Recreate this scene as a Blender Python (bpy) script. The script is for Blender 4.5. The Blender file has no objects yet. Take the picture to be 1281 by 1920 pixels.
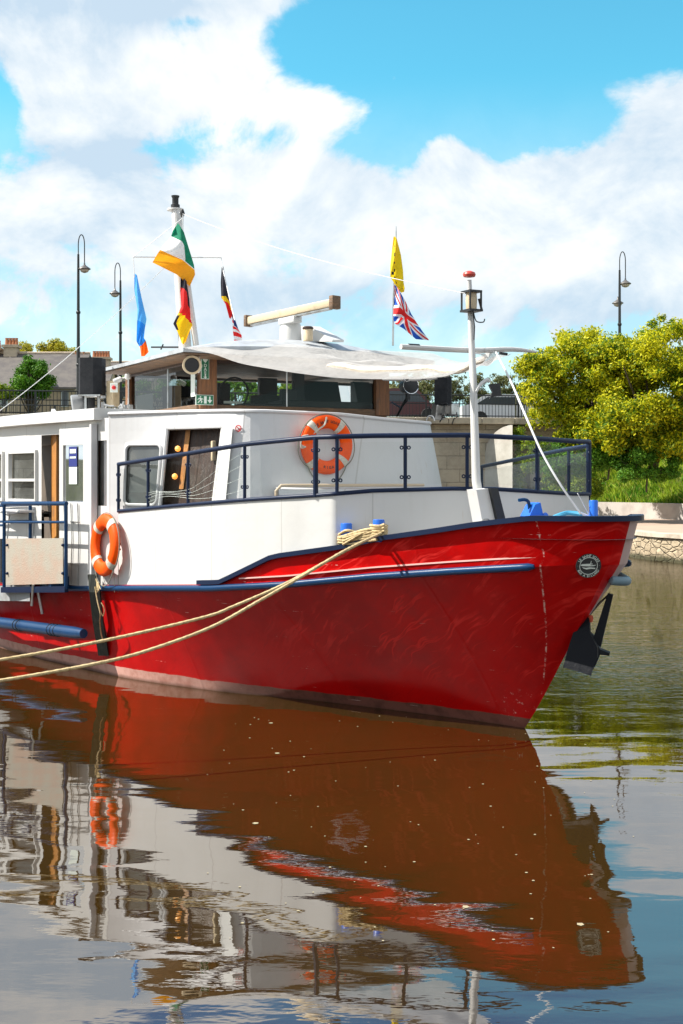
import bpy, math, random
import numpy as np
from mathutils import Vector, Matrix, Euler
R_ = math.radians
random.seed(7); rng = np.random.default_rng(7)
S = bpy.context.scene; C = S.collection

# ------------------------------------------------------------------ camera
EYE = 2.3; FOC = 2400.0; HOR = 900.0
cam = bpy.data.cameras.new("camera"); cam_o = bpy.data.objects.new("camera", cam); C.objects.link(cam_o)
cam_o.location = (0, 0, EYE); cam_o.rotation_euler = (R_(90), 0, 0)
cam.sensor_fit = 'VERTICAL'; cam.sensor_height = 36; cam.lens = 45.0
cam.shift_y = -60.0 / 1920.0; cam.clip_end = 3000; cam.clip_start = 0.1
S.camera = cam_o
# ------------------------------------------------------------------ sun
SUN_EL = R_(47); SUN_H = Vector((-0.999, -0.015, 0)).normalized()
SUNV = Vector((SUN_H.x*math.cos(SUN_EL), SUN_H.y*math.cos(SUN_EL), math.sin(SUN_EL)))
sl = bpy.data.lights.new("sun", 'SUN'); sl.energy = 4.8; sl.angle = R_(0.5); sl.color = (1.0, 0.95, 0.87)
so = bpy.data.objects.new("sun", sl); C.objects.link(so); so.rotation_euler = SUNV.to_track_quat('Z', 'Y').to_euler()
so.location = (-30, 0, 40)
# ------------------------------------------------------------------ exposure
S.view_settings.view_transform = 'Standard'; S.view_settings.look = 'None'
S.view_settings.exposure = 0.88; S.view_settings.gamma = 1.0
S.cycles.caustics_reflective = False; S.cycles.caustics_refractive = False; S.cycles.max_bounces = 8; S.cycles.transparent_max_bounces = 16

class NT:
    """small wrapper for building node trees"""
    def __init__(s, tree): s.t = tree; s.n = tree.nodes; s.l = tree.links
    def add(s, typ, **kw):
        nd = s.n.new(typ)
        for k, v in kw.items():
            if k == 'inp':
                for a, b in v.items():
                    if isinstance(b, bpy.types.NodeSocket): s.l.new(b, nd.inputs[a])
                    else: nd.inputs[a].default_value = b
            else: setattr(nd, k, v)
        return nd
    def math(s, op, a, b=0.0, c=0.0, clamp=False):
        nd = s.n.new('ShaderNodeMath'); nd.operation = op; nd.use_clamp = clamp
        for i, x in enumerate((a, b, c)):
            if isinstance(x, bpy.types.NodeSocket): s.l.new(x, nd.inputs[i])
            else: nd.inputs[i].default_value = x
        return nd.outputs[0]
    def mix(s, f, a, b, typ='MIX'):
        nd = s.n.new('ShaderNodeMix'); nd.data_type = 'RGBA'; nd.blend_type = typ
        for i, x in ((0, f), (6, a), (7, b)):
            if isinstance(x, bpy.types.NodeSocket): s.l.new(x, nd.inputs[i])
            else: nd.inputs[i].default_value = x if i == 0 else (x[0], x[1], x[2], 1)
        return nd.outputs[2]
    def ramp(s, f, lo, hi, a=0.0, b=1.0, smooth=True):
        nd = s.n.new('ShaderNodeMapRange'); nd.interpolation_type = 'SMOOTHSTEP' if smooth else 'LINEAR'
        nd.clamp = True
        s.l.new(f, nd.inputs[0])
        for i, x in ((1, lo), (2, hi), (3, a), (4, b)): nd.inputs[i].default_value = x
        return nd.outputs[0]
    def noise(s, vec, scale, detail=2.0, rough=0.5, dist=0.0):
        nd = s.n.new('ShaderNodeTexNoise'); s.l.new(vec, nd.inputs['Vector'])
        nd.inputs['Scale'].default_value = scale; nd.inputs['Detail'].default_value = detail
        nd.inputs['Roughness'].default_value = rough; nd.inputs['Distortion'].default_value = dist
        return nd.outputs['Fac']

# ------------------------------------------------------------------ world: Nishita sky with procedural clouds
w = bpy.data.worlds.new("World"); S.world = w; w.use_nodes = True
T = NT(w.node_tree); T.n.clear()
sky = T.add('ShaderNodeTexSky', sky_type='NISHITA'); sky.sun_disc = False
sky.sun_elevation = SUN_EL; sky.sun_rotation = R_(270); sky.air_density = 1.0; sky.dust_density = 0.3; sky.ozone_density = 2.0
tc = T.add('ShaderNodeTexCoord').outputs['Generated']
sep = T.add('ShaderNodeSeparateXYZ', inp={0: tc})
az = T.math('ARCTAN2', sep.outputs[0], sep.outputs[1]); el = T.math('ARCSINE', sep.outputs[2])
cv = T.add('ShaderNodeCombineXYZ', inp={0: az, 1: T.math('MULTIPLY', el, 1.25), 2: 0.3}).outputs[0]
n1 = T.noise(cv, 7.0, 9.0, 0.60, 0.35)
n2 = T.noise(cv, 24.0, 8.0, 0.62, 0.15)
cvS = T.add('ShaderNodeVectorMath', operation='ADD', inp={0: cv, 1: (-0.014, 0.022, 0.0)}).outputs[0]
n1s = T.noise(cvS, 7.0, 9.0, 0.60, 0.35); n2s = T.noise(cvS, 24.0, 8.0, 0.62, 0.15)
relief = T.math('ADD', T.math('MULTIPLY', T.math('SUBTRACT', n1, n1s), 3.0), T.math('MULTIPLY', T.math('SUBTRACT', n2, n2s), .30))
def blob(px, py, rx, ry, amp):
    """soft elliptical cloud mass at a fixed direction of the sky"""
    a0 = (px-640.5)/FOC; e0 = (HOR-py)/FOC
    dx = T.math('DIVIDE', T.math('SUBTRACT', az, a0), rx/FOC)
    dy = T.math('DIVIDE', T.math('SUBTRACT', el, e0), ry/FOC)
    r2 = T.math('ADD', T.math('MULTIPLY', dx, dx), T.math('MULTIPLY', dy, dy))
    return T.math('MULTIPLY', T.math('POWER', 2.718, T.math('MULTIPLY', r2, -1.0)), amp)
blobs = [(250,185,250,95,.62),(455,120,80,75,.30),(120,240,150,70,.25),(230,-20,560,75,.75),(60,60,220,80,.45),(1260,260,120,130,.55),(1080,390,200,95,.50),(1230,420,240,160,.45),
         (330,420,400,95,.36),(660,400,300,90,.30),(520,560,260,50,.2),(840,300,70,55,.42),(700,620,1500,120,.24),(600,215,130,55,.46),(745,150,55,45,.50),(560,330,160,40,.3),(350,40,120,50,.3),(1130,200,60,35,.34),
         (520,40,100,35,.14),(900,-40,420,90,-.55),(1050,80,420,130,-.60),(640,90,60,60,-.25),(20,235,45,60,-.40),(900,230,330,70,-.26),(365,78,50,16,-.20),(620,330,200,40,-.06),(-100,-260,260,140,-.3),(640,480,900,90,.12),(60,400,200,90,.2),(1150,560,300,60,.15),(30,560,140,90,.3)]
acc = None
for b in blobs:
    o = blob(*b); acc = o if acc is None else T.math('ADD', acc, o)
acc = T.math('ADD', acc, T.ramp(T.math('ABSOLUTE', az), 0.42, 0.9, 0.0, 0.42)); hiel = T.ramp(el, 0.40, 0.62, 0.0, 1.0)  # extra cloud added outside the view to whiten and lift the ambient light
acc = T.math('ADD', acc, T.math('MULTIPLY', hiel, -0.04))
dens = T.math('ADD', T.math('ADD', acc, T.math('MULTIPLY', T.math('SUBTRACT', n1, 0.5), 1.5)), T.math('MULTIPLY', T.math('SUBTRACT', n2, 0.5), 0.32))
veil = T.math('MULTIPLY', T.ramp(el, 0.31, 0.15), 0.72)
mask = T.math('MAXIMUM', T.ramp(dens, 0.13, 0.37), veil)
# cloud body: bright where thick on the sun side, bluish grey inside
cv2 = T.add('ShaderNodeVectorMath', operation='ADD', inp={0: cv, 1: (0.03, 0.035, 0.0)}).outputs[0]
n3 = T.noise(cv2, 5.0, 5.0, 0.55, 0.2)
shade = T.ramp(n3, 0.40, 0.66)
under = T.math('ADD', blob(250,318,170,34,.75), T.math('ADD', blob(140,60,330,40,.55), blob(930,600,420,70,.55)))
under = T.math('ADD', under, blob(420,560,330,60,.35))
shade = T.math('ADD', T.math('SUBTRACT', T.math('ADD', T.math('MULTIPLY', shade, .5), 0.42), under), relief, clamp=True)
ccol = T.mix(shade, (0.60, 0.74, 0.88), (1.08, 1.08, 1.06))
tint = T.mix(T.ramp(el, 0.352, 0.44), (0.50, 1.30, 1.18), (0.17, 0.62, 0.86))
skyc = T.add('ShaderNodeMix', data_type='RGBA', blend_type='MULTIPLY', inp={0: 1.0, 6: sky.outputs[0], 7: tint}).outputs[2]
bg1 = T.add('ShaderNodeBackground', inp={0: skyc, 1: 0.098})
bg2 = T.add('ShaderNodeBackground', inp={0: ccol, 1: 0.56})
below = T.ramp(el, -0.02, 0.0)
ms = T.add('ShaderNodeMixShader', inp={0: T.math('MULTIPLY', mask, 0.97), 1: bg1.outputs[0], 2: bg2.outputs[0]})
T.add('ShaderNodeOutputWorld', inp={0: ms.outputs[0]})

# ------------------------------------------------------------------ boat frame
TH = R_(62); F = Vector((math.cos(TH), -math.sin(TH), 0)); N = Vector((-math.sin(TH), -math.cos(TH), 0)); O = Vector((1.70, 11.87, 0))
BM = Matrix.Translation(O) @ Matrix.Rotation(-TH, 4, 'Z'); BMI = BM.inverted()
def B(s, n, z): return Vector((s, -n, z))                # boat-local point: s forward, n towards the camera side
def W(s, n, z): return BM @ B(s, n, z)
def pj(s, n, z=0.0):
    p = W(s, n, z); return 640.5+FOC*p.x/p.y, HOR-(z-EYE)*FOC/p.y
def wn(px, py, n):
    """point of the vertical fore-and-aft plane at offset n behind a photo measurement -> boat-local"""
    k = (px-640.5)/FOC; a = O+N*n; s = (k*a.y-a.x)/(F.x-k*F.y); Y = a.y+s*F.y
    return B(s, n, EYE+(HOR-py)*Y/FOC)
def ws(px, py, s):
    k = (px-640.5)/FOC; a = O+F*s; n = (k*a.y-a.x)/(N.x-k*N.y); Y = a.y+n*N.y
    return B(s, n, EYE+(HOR-py)*Y/FOC)
def at(px, py, Y): return Vector(((px-640.5)*Y/FOC, Y, EYE+(HOR-py)*Y/FOC))

# ------------------------------------------------------------------ materials
MATS = {}
def mat(name, col=(.5,.5,.5), rough=.5, metal=0.0, spec=.5, noise=None, bump=None, coat=0.0, emit=None, fn=None, trans=None):
    if name in MATS: return MATS[name]
    m = bpy.data.materials.new(name); m.use_nodes = True; t = NT(m.node_tree)
    p = t.n['Principled BSDF']; p.inputs['Base Color'].default_value = (*col, 1); p.inputs['Roughness'].default_value = rough
    p.inputs['Metallic'].default_value = metal; p.inputs['Specular IOR Level'].default_value = spec; p.inputs['Coat Weight'].default_value = coat
    oc = t.add('ShaderNodeTexCoord').outputs['Object']
    if noise:   # (scale, other colour, lo, hi)
        f = t.ramp(t.noise(oc, noise[0], 6, .65), noise[2], noise[3])
        t.l.new(t.mix(f, col, noise[1]), p.inputs['Base Color'])
    if bump:    # (scale, strength)
        b = t.add('ShaderNodeBump', inp={'Strength': bump[1], 'Distance': 0.02, 'Height': t.noise(oc, bump[0], 5, .6)})
        t.l.new(b.outputs[0], p.inputs['Normal'])
    if emit: p.inputs['Emission Color'].default_value = (*emit[0], 1); p.inputs['Emission Strength'].default_value = emit[1]
    if fn: fn(t, p, oc)
    MATS[name] = m; return m

def paint_fn(col, dirty, rust=0.0, streak=0.55, bmp=0.12, seams=False):
    """boat paint: broad tonal drift, vertical dirt runs, a few chips, dented plate"""
    def fn(t, p, oc):
        mp = t.add('ShaderNodeMapping', inp={0: oc}); mp.inputs['Scale'].default_value = (9, 9, 0.7)
        runs = t.ramp(t.noise(mp.outputs[0], 1.6, 4, .6), .52, .74)
        broad = t.ramp(t.noise(oc, .9, 4, .6), .35, .75)
        c = t.mix(t.math('MULTIPLY', runs, streak*.5), col, dirty)
        c = t.mix(t.math('MULTIPLY', broad, .25), c, dirty)
        if rust:
            chip = t.ramp(t.noise(oc, 26, 6, .7), .73, .76)
            c = t.mix(t.math('MULTIPLY', chip, rust), c, (.13,.06,.03))
        h = t.math('ADD', t.noise(oc, 2.6, 3, .5), t.math('MULTIPLY', t.noise(oc, 40, 3, .5), .08))
        if seams:      # plate joints, rusty weeps below them, grime near the deck
            sp = t.add('ShaderNodeSeparateXYZ', inp={0: oc}); fx = t.math('FRACT', t.math('MULTIPLY', t.math('ADD', sp.outputs[0], t.math('MULTIPLY', sp.outputs[1], .8)), .83))
            jt = t.ramp(t.math('ABSOLUTE', t.math('SUBTRACT', fx, .5)), .0035, .008, 1, 0)
            c = t.mix(t.math('MULTIPLY', jt, .45), c, (.34,.32,.30)); h = t.math('SUBTRACT', h, t.math('MULTIPLY', jt, .12))
            m3 = t.add('ShaderNodeMapping', inp={0: oc}); m3.inputs['Scale'].default_value = (22, 22, .9)
            weep = t.math('MULTIPLY', t.ramp(t.noise(m3.outputs[0], 1.5, 3, .6), .66, .76), t.ramp(t.noise(oc, 1.7, 3, .6), .48, .62))
            c = t.mix(t.math('MULTIPLY', weep, .42), c, (.42,.27,.15))
        t.l.new(c, p.inputs['Base Color'])
        b = t.add('ShaderNodeBump', inp={'Strength': bmp, 'Distance': 0.05, 'Height': h}); t.l.new(b.outputs[0], p.inputs['Normal'])
    return fn
def hull_fn(t, p, oc):
    sp = t.add('ShaderNodeSeparateXYZ', inp={0: oc}); x, y, z = sp.outputs
    red = (.56, .003, .003); deep = (.27, .003, .003)
    broad = t.ramp(t.noise(oc, 1.3, 5, .6), .35, .7)
    c = t.mix(t.math('MULTIPLY', broad, .7), red, deep)
    # long slanting streaks: rippling light thrown up by the water, painted in lighter red
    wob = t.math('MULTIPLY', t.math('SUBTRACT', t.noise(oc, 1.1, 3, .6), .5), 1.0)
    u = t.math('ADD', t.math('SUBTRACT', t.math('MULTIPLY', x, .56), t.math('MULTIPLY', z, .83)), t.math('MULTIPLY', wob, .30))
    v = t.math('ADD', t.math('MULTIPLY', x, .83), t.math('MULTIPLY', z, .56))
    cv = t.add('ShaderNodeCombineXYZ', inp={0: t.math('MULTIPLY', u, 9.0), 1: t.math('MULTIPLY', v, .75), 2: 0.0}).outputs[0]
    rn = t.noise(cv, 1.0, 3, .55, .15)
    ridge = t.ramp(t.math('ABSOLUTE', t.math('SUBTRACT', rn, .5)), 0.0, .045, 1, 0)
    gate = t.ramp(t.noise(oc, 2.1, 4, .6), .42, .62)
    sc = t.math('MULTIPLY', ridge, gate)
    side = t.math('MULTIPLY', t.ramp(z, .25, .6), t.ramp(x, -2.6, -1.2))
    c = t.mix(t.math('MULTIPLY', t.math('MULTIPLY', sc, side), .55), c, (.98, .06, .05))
    fine = t.ramp(t.noise(cv, 4.5, 5, .7), .5, .75)
    c = t.mix(t.math('MULTIPLY', fine, .35), c, (.28, .005, .008))
    # boot topping at the water: sunlit pink aft, shaded brown forward painted in; growth, uneven edge
    edge = t.math('ADD', z, t.math('MULTIPLY', t.noise(oc, 3.0, 5, .6), .05))
    hgt = t.ramp(x, -5.5, -1.0, .0, .03)
    edge = t.math('ADD', edge, hgt)
    bt = t.ramp(edge, .150, .160, 1, 0)
    scum = t.ramp(t.noise(oc, 7, 5, .65), .4, .72)
    aft = t.ramp(x, -3.6, -2.4, 1, 0)
    pale = t.mix(scum, (.20, .075, .055), (.11, .045, .032))
    pale = t.mix(aft, pale, t.mix(scum, (.62, .35, .29), (.48, .23, .18)))
    low = t.ramp(edge, .03, .08, 1, 0)
    pale = t.mix(t.math('MULTIPLY', low, .7), pale, (.07, .04, .025))
    c = t.mix(bt, c, pale)
    # worn-off paint: weld seam near the bow, stem foot and long thin grazes
    seam = t.ramp(t.math('ABSOLUTE', t.math('SUBTRACT', x, t.ramp(z, .36, 1.66, .278, .91, smooth=False))), .002, .009, 1, 0)
    chipn = t.ramp(t.noise(oc, 11, 7, .80), .51, .57)
    g2 = t.add('ShaderNodeMapping', inp={0: oc}); g2.inputs['Scale'].default_value = (.7, .7, 30)
    gz = t.ramp(t.noise(g2.outputs[0], 2.4, 3, .5), .715, .725)
    foot = t.math('MULTIPLY', t.ramp(t.noise(oc, 13, 6, .8), .60, .63), t.math('MULTIPLY', t.ramp(z, .45, .2), t.ramp(x, -.25, .0)))
    chip2 = t.ramp(t.noise(oc, 30, 5, .7), .72, .75)
    white = t.math('MAXIMUM', t.math('MAXIMUM', t.math('MULTIPLY', seam, chipn), foot), t.math('MULTIPLY', t.math('MULTIPLY', gz, chipn), .8))
    c = t.mix(white, c, (.78, .52, .46)); c = t.mix(t.math('MULTIPLY', chip2, .5), c, (.16, .03, .02))
    t.l.new(c, p.inputs['Base Color'])
    plate = t.ramp(t.math('ABSOLUTE', t.math('SUBTRACT', t.math('FRACT', t.math('MULTIPLY', t.math('ADD', x, .22), .62)), .5)), .485, .497)
    h = t.math('ADD', t.noise(oc, 1.9, 3, .5), t.math('ADD', t.math('MULTIPLY', plate, .12), t.math('MULTIPLY', t.noise(oc, 45, 2, .5), .04)))
    b = t.add('ShaderNodeBump', inp={'Strength': .3, 'Distance': .05, 'Height': h}); t.l.new(b.outputs[0], p.inputs['Normal'])
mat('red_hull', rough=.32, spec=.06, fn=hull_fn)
mat('bow_pale', rough=.5, fn=paint_fn((.55,.40,.37), (.36,.24,.21), .3))
mat('white_paint', rough=.42, fn=paint_fn((.63,.625,.61), (.55,.53,.49), .4, .35, .16, True))
mat('grey_white', rough=.5, fn=paint_fn((.58,.58,.59), (.46,.45,.44), .35, .4, .16, True))
mat('navy', rough=.4, spec=.25, fn=paint_fn((.004,.012,.040), (.006,.020,.065), .35, .5))
mat('blue_rail', rough=.36, spec=.25, fn=paint_fn((.002,.036,.110), (.002,.018,.06), .45, .6))
mat('bright_blue', rough=.35, fn=paint_fn((.01,.13,.62), (.01,.08,.4), .4, .5))
mat('glass_dark', (.02,.025,.03), .04, spec=.8)
mat('dark', (.012,.013,.015), .5, bump=(20,.2))
mat('speaker_grey', (.016,.018,.022), .75, spec=.2, bump=(150,.4), noise=(6,(.028,.03,.034),.4,.7))
mat('steel', (.55,.55,.54), .28, .9, noise=(8,(.35,.33,.3),.4,.7))
mat('chrome', (.8,.8,.8), .08, 1.0)
mat('cream', (.62,.50,.33), .5, noise=(10,(.42,.32,.2),.5,.8))
mat('deck_grey', (.32,.33,.34), .7, noise=(5,(.2,.2,.19),.4,.7))
mat('orange', (.90,.090,.0), .5, spec=.2, noise=(9,(.78,.07,.002),.45,.75), bump=(60,.15))
mat('band', (.60,.56,.48), .6, noise=(30,(.4,.36,.3),.4,.7))
mat('rope', (.62,.48,.26), .85, noise=(30,(.36,.26,.13),.4,.7))
mat('rope_grey', (.20,.20,.16), .85)
mat('white_rope', (.72,.73,.74), .7)
mat('black_wire', (.01,.01,.01), .5)
mat('green_sign', (.012,.16,.075), .4)
mat('sign_white', (.75,.82,.76), .4)
mat('red_mark', (.65,.02,.02), .4)
mat('interior', (.13,.10,.075), .7, noise=(3,(.08,.06,.045),.4,.7))
mat('curtain', (.28,.25,.21), .8, noise=(8,(.18,.16,.13),.4,.7))
def wood_fn(a, b, sc=(1.2, 14, 14)):
    def fn(t, p, oc):
        mp = t.add('ShaderNodeMapping', inp={0: oc}); mp.inputs['Scale'].default_value = sc
        f = t.ramp(t.noise(mp.outputs[0], 2.0, 8, .7, .8), .3, .7); g = t.ramp(t.noise(oc, 5, 4, .6), .5, .75)
        c = t.mix(f, a, b); c = t.mix(t.math('MULTIPLY', g, .45), c, (.10,.085,.07)); t.l.new(c, p.inputs['Base Color'])
        bb = t.add('ShaderNodeBump', inp={'Strength': .5, 'Distance': .01, 'Height': f}); t.l.new(bb.outputs[0], p.inputs['Normal'])
    return fn
mat('wood', rough=.6, fn=wood_fn((.30,.13,.05), (.13,.06,.03), (14,14,1.4)))
mat('wood_sill', rough=.65, fn=wood_fn((.22,.12,.06), (.10,.065,.04), (3,3,14)))
mat('wood_dark', rough=.45, fn=wood_fn((.055,.024,.012), (.022,.010,.006), (12,12,1.2)))
mat('wood_door', rough=.4, fn=wood_fn((.58,.26,.06), (.40,.16,.04), (12,12,1.2)))
mat('old_timber', rough=.85, fn=wood_fn((.045,.055,.045), (.012,.013,.012), (10,10,1.0)))
def plate_fn(t, p, oc):
    sp = t.add('ShaderNodeSeparateXYZ', inp={0: oc})
    u = t.math('SINE', t.math('MULTIPLY', t.math('ADD', sp.outputs[0], sp.outputs[2]), 75)); v = t.math('SINE', t.math('MULTIPLY', t.math('SUBTRACT', sp.outputs[0], sp.outputs[2]), 75))
    h = t.math('MAXIMUM', t.math('MULTIPLY', u, v), 0.0)
    f = t.ramp(t.noise(oc, 2.2, 4, .6), .42, .66)
    t.l.new(t.mix(f, (.46,.42,.35), (.50,.36,.28)), p.inputs['Base Color'])
    h = t.noise(oc, 55, 2, .5); b = t.add('ShaderNodeBump', inp={'Strength': .6, 'Distance': .008, 'Height': h}); t.l.new(b.outputs[0], p.inputs['Normal'])
mat('tread_plate', rough=.4, metal=.25, fn=plate_fn)
def glass(name, tint=(1,1,1), refl=.12, body=None, bodyf=0.0, fs=1.0):
    m = bpy.data.materials.new(name); m.use_nodes = True; t = NT(m.node_tree); t.n.clear()
    tr = t.add('ShaderNodeBsdfTransparent', inp={0: (*tint, 1)}); gl = t.add('ShaderNodeBsdfGlossy', inp={0: (1,1,1,1), 1: .02})
    lw = t.add('ShaderNodeFresnel', inp={0: 1.28}).outputs[0]
    mx = t.add('ShaderNodeMixShader', inp={0: t.math('MAXIMUM', t.math('MULTIPLY', lw, fs), refl), 1: tr.outputs[0], 2: gl.outputs[0]})
    out = mx.outputs[0]
    if bodyf:
        df = t.add('ShaderNodeBsdfDiffuse', inp={0: (*body, 1)})
        oc = t.add('ShaderNodeTexCoord').outputs['Object']
        f = t.ramp(t.noise(oc, 3, 5, .6), .3, .8, bodyf*.4, bodyf)
        out = t.add('ShaderNodeMixShader', inp={0: f, 1: out, 2: df.outputs[0]}).outputs[0]
    t.add('ShaderNodeOutputMaterial', inp={0: out}); MATS[name] = m; return m
glass('pane', (.78,.80,.78), .015); glass('rail_glass', (.95,.965,.95), .02, (.5,.5,.45), .008, .25); glass('window_glass', (.45,.48,.47), .12, (.45,.47,.45), .22)
glass('tint_glass', (.34,.36,.36), .03, fs=.15)
def cloth(name, col, tr=.5, wrinkle=.3, see=0.0):
    m = bpy.data.materials.new(name); m.use_nodes = True; t = NT(m.node_tree); p = t.n['Principled BSDF']
    oc = t.add('ShaderNodeTexCoord').outputs['Object']
    c = t.mix(t.ramp(t.noise(oc, 6, 4, .6), .4, .7, 0, .25), col, tuple(x*.7 for x in col))
    t.l.new(c, p.inputs['Base Color']); p.inputs['Roughness'].default_value = .8
    b = t.add('ShaderNodeBump', inp={'Strength': wrinkle, 'Distance': .03, 'Height': t.noise(oc, 9, 4, .6)}); t.l.new(b.outputs[0], p.inputs['Normal'])
    tl = t.add('ShaderNodeBsdfTranslucent', inp={0: c})
    mx = t.add('ShaderNodeMixShader', inp={0: tr, 1: p.outputs[0], 2: tl.outputs[0]}); t.l.new(mx.outputs[0], t.n['Material Output'].inputs[0])
    if see:
        m2 = t.add('ShaderNodeMixShader', inp={0: see, 1: mx.outputs[0], 2: t.add('ShaderNodeBsdfTransparent').outputs[0]}); t.l.new(m2.outputs[0], t.n['Material Output'].inputs[0])
    MATS[name] = m; return m
for nm, c in dict(f_green=(.005,.22,.12), f_white=(.85,.85,.86), f_orange=(.95,.38,.01), f_black=(.02,.018,.03), f_red=(.78,.02,.02), f_gold=(.95,.60,.01),
                  f_sky=(.10,.42,.85), f_blue=(.01,.09,.50), f_navy=(.01,.03,.16), f_fire=(.92,.16,.01), f_yellow=(.92,.66,.01)).items(): cloth(nm, c, .35)
cloth('tarp', (.66,.645,.62), .46, 1.0, .30); cloth('tarp_mark', (.40,.40,.40), .4); cloth('tarp_red', (.75,.22,.15), .4)

# ------------------------------------------------------------------ mesh helpers
class MB:
    def __init__(s): s.v = []; s.f = []; s.m = []
    def add(s, vs, fs, mi=0):
        o = len(s.v); s.v += [tuple(v) for v in vs]; s.f += [tuple(i+o for i in f) for f in fs]; s.m += [mi]*len(fs); return s
    def box(s, c, size, rot=None, mi=0, taper=1.0):
        c = Vector(c); hx, hy, hz = (d/2 for d in size); M = rot if rot is not None else Matrix.Identity(3)
        vs = []
        for z in (-hz, hz):
            k = taper if z > 0 else 1.0
            for x, y in ((-hx,-hy),(hx,-hy),(hx,hy),(-hx,hy)): vs.append(c + M @ Vector((x*k, y*k, z)))
        return s.add(vs, [(3,2,1,0),(4,5,6,7),(0,1,5,4),(1,2,6,5),(2,3,7,6),(3,0,4,7)], mi)
    def bbox(s, c, size, rot=None, mi=0, b=.01):
        """box with chamfered edges"""
        c = Vector(c); M = rot if rot is not None else Matrix.Identity(3); h = [d/2 for d in size]; b = min(b, min(h)*.6)
        bm = __import__('bmesh').new()
        __import__('bmesh').ops.create_cube(bm, size=1)
        for v in bm.verts: v.co = Vector((v.co.x*size[0], v.co.y*size[1], v.co.z*size[2]))
        __import__('bmesh').ops.bevel(bm, geom=list(bm.edges), offset=b, segments=2, profile=.5, affect='EDGES')
        bm.verts.ensure_lookup_table()
        s.add([c + M @ v.co for v in bm.verts], [[v.index for v in f.verts] for f in bm.faces], mi); bm.free(); return s
    def tube(s, path, r, seg=8, mi=0, caps=True, closed=False):
        P = [Vector(p) for p in path]; n = len(P); rs = r if hasattr(r, '__len__') else [r]*n
        rings = []; up = None
        for i in range(n):
            if closed: t = (P[(i+1) % n]-P[i-1]).normalized()
            else: t = (P[min(i+1, n-1)]-P[max(i-1, 0)]).normalized()
            if up is None: up = Vector((0,0,1)) if abs(t.z) < .9 else Vector((1,0,0))
            a = (up - t*up.dot(t))
            if a.length < 1e-5: a = t.orthogonal()
            a.normalize(); up = a; b = t.cross(a)
            rings.append([P[i] + (a*math.cos(2*math.pi*k/seg)+b*math.sin(2*math.pi*k/seg))*rs[i] for k in range(seg)])
        vs = [v for r_ in rings for v in r_]; fs = []
        for i in range(n if closed else n-1):
            j = (i+1) % n
            for k in range(seg): fs.append((i*seg+k, i*seg+(k+1) % seg, j*seg+(k+1) % seg, j*seg+k))
        if caps and not closed: fs += [tuple(range(seg))[::-1], tuple((n-1)*seg+k for k in range(seg))]
        return s.add(vs, fs, mi)
    def lathe(s, c, prof, seg=20, rot=None, mi=0):
        c = Vector(c); M = rot if rot is not None else Matrix.Identity(3); vs = []; fs = []
        for r, z in prof:
            for k in range(seg): a = 2*math.pi*k/seg; vs.append(c + M @ Vector((r*math.cos(a), r*math.sin(a), z)))
        for i in range(len(prof)-1):
            for k in range(seg): fs.append((i*seg+k, i*seg+(k+1) % seg, (i+1)*seg+(k+1) % seg, (i+1)*seg+k))
        fs += [tuple(range(seg))[::-1], tuple((len(prof)-1)*seg+k for k in range(seg))]
        return s.add(vs, fs, mi)
    def prism(s, pts, d, mi=0):
        """polygon (list of 3-D points) given thickness along vector d"""
        n = len(pts); d = Vector(d); vs = [Vector(p)-d/2 for p in pts]+[Vector(p)+d/2 for p in pts]
        fs = [tuple(range(n))[::-1], tuple(range(n, 2*n))] + [(i, (i+1) % n, n+(i+1) % n, n+i) for i in range(n)]
        return s.add(vs, fs, mi)
    def grid(s, P, mi=0, close=False):
        """P[i][j] points"""
        a = len(P); b = len(P[0]); vs = [p for row in P for p in row]
        fs = [(i*b+j, i*b+j+1, (i+1)*b+j+1, (i+1)*b+j) for i in range(a-1) for j in range(b-1)]
        if callable(mi):
            o = len(s.v); s.v += [tuple(v) for v in vs]; s.f += [tuple(i+o for i in f) for f in fs]
            s.m += [mi(i/(a-2 or 1), j/(b-2 or 1)) for i in range(a-1) for j in range(b-1)]; return s
        return s.add(vs, fs, mi)
    def strip(s, path, up, wd, h, mi=0):
        """rectangular moulding along a path; wd horizontal, h along up"""
        P = [Vector(p) for p in path]; up = Vector(up); rings = []
        for i in range(len(P)):
            t = (P[min(i+1, len(P)-1)]-P[max(i-1, 0)]); t.z = 0; t.normalize(); sd = t.cross(up).normalized()
            rings.append([P[i]+sd*wd/2-up*h/2, P[i]+sd*wd/2+up*h/2, P[i]-sd*wd/2+up*h/2, P[i]-sd*wd/2-up*h/2])
        vs = [v for r in rings for v in r]; n = len(P)
        fs = [(i*4+k, i*4+(k+1) % 4, (i+1)*4+(k+1) % 4, (i+1)*4+k) for i in range(n-1) for k in range(4)] + [(3,2,1,0), tuple((n-1)*4+k for k in range(4))]
        return s.add(vs, fs, mi)

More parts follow.
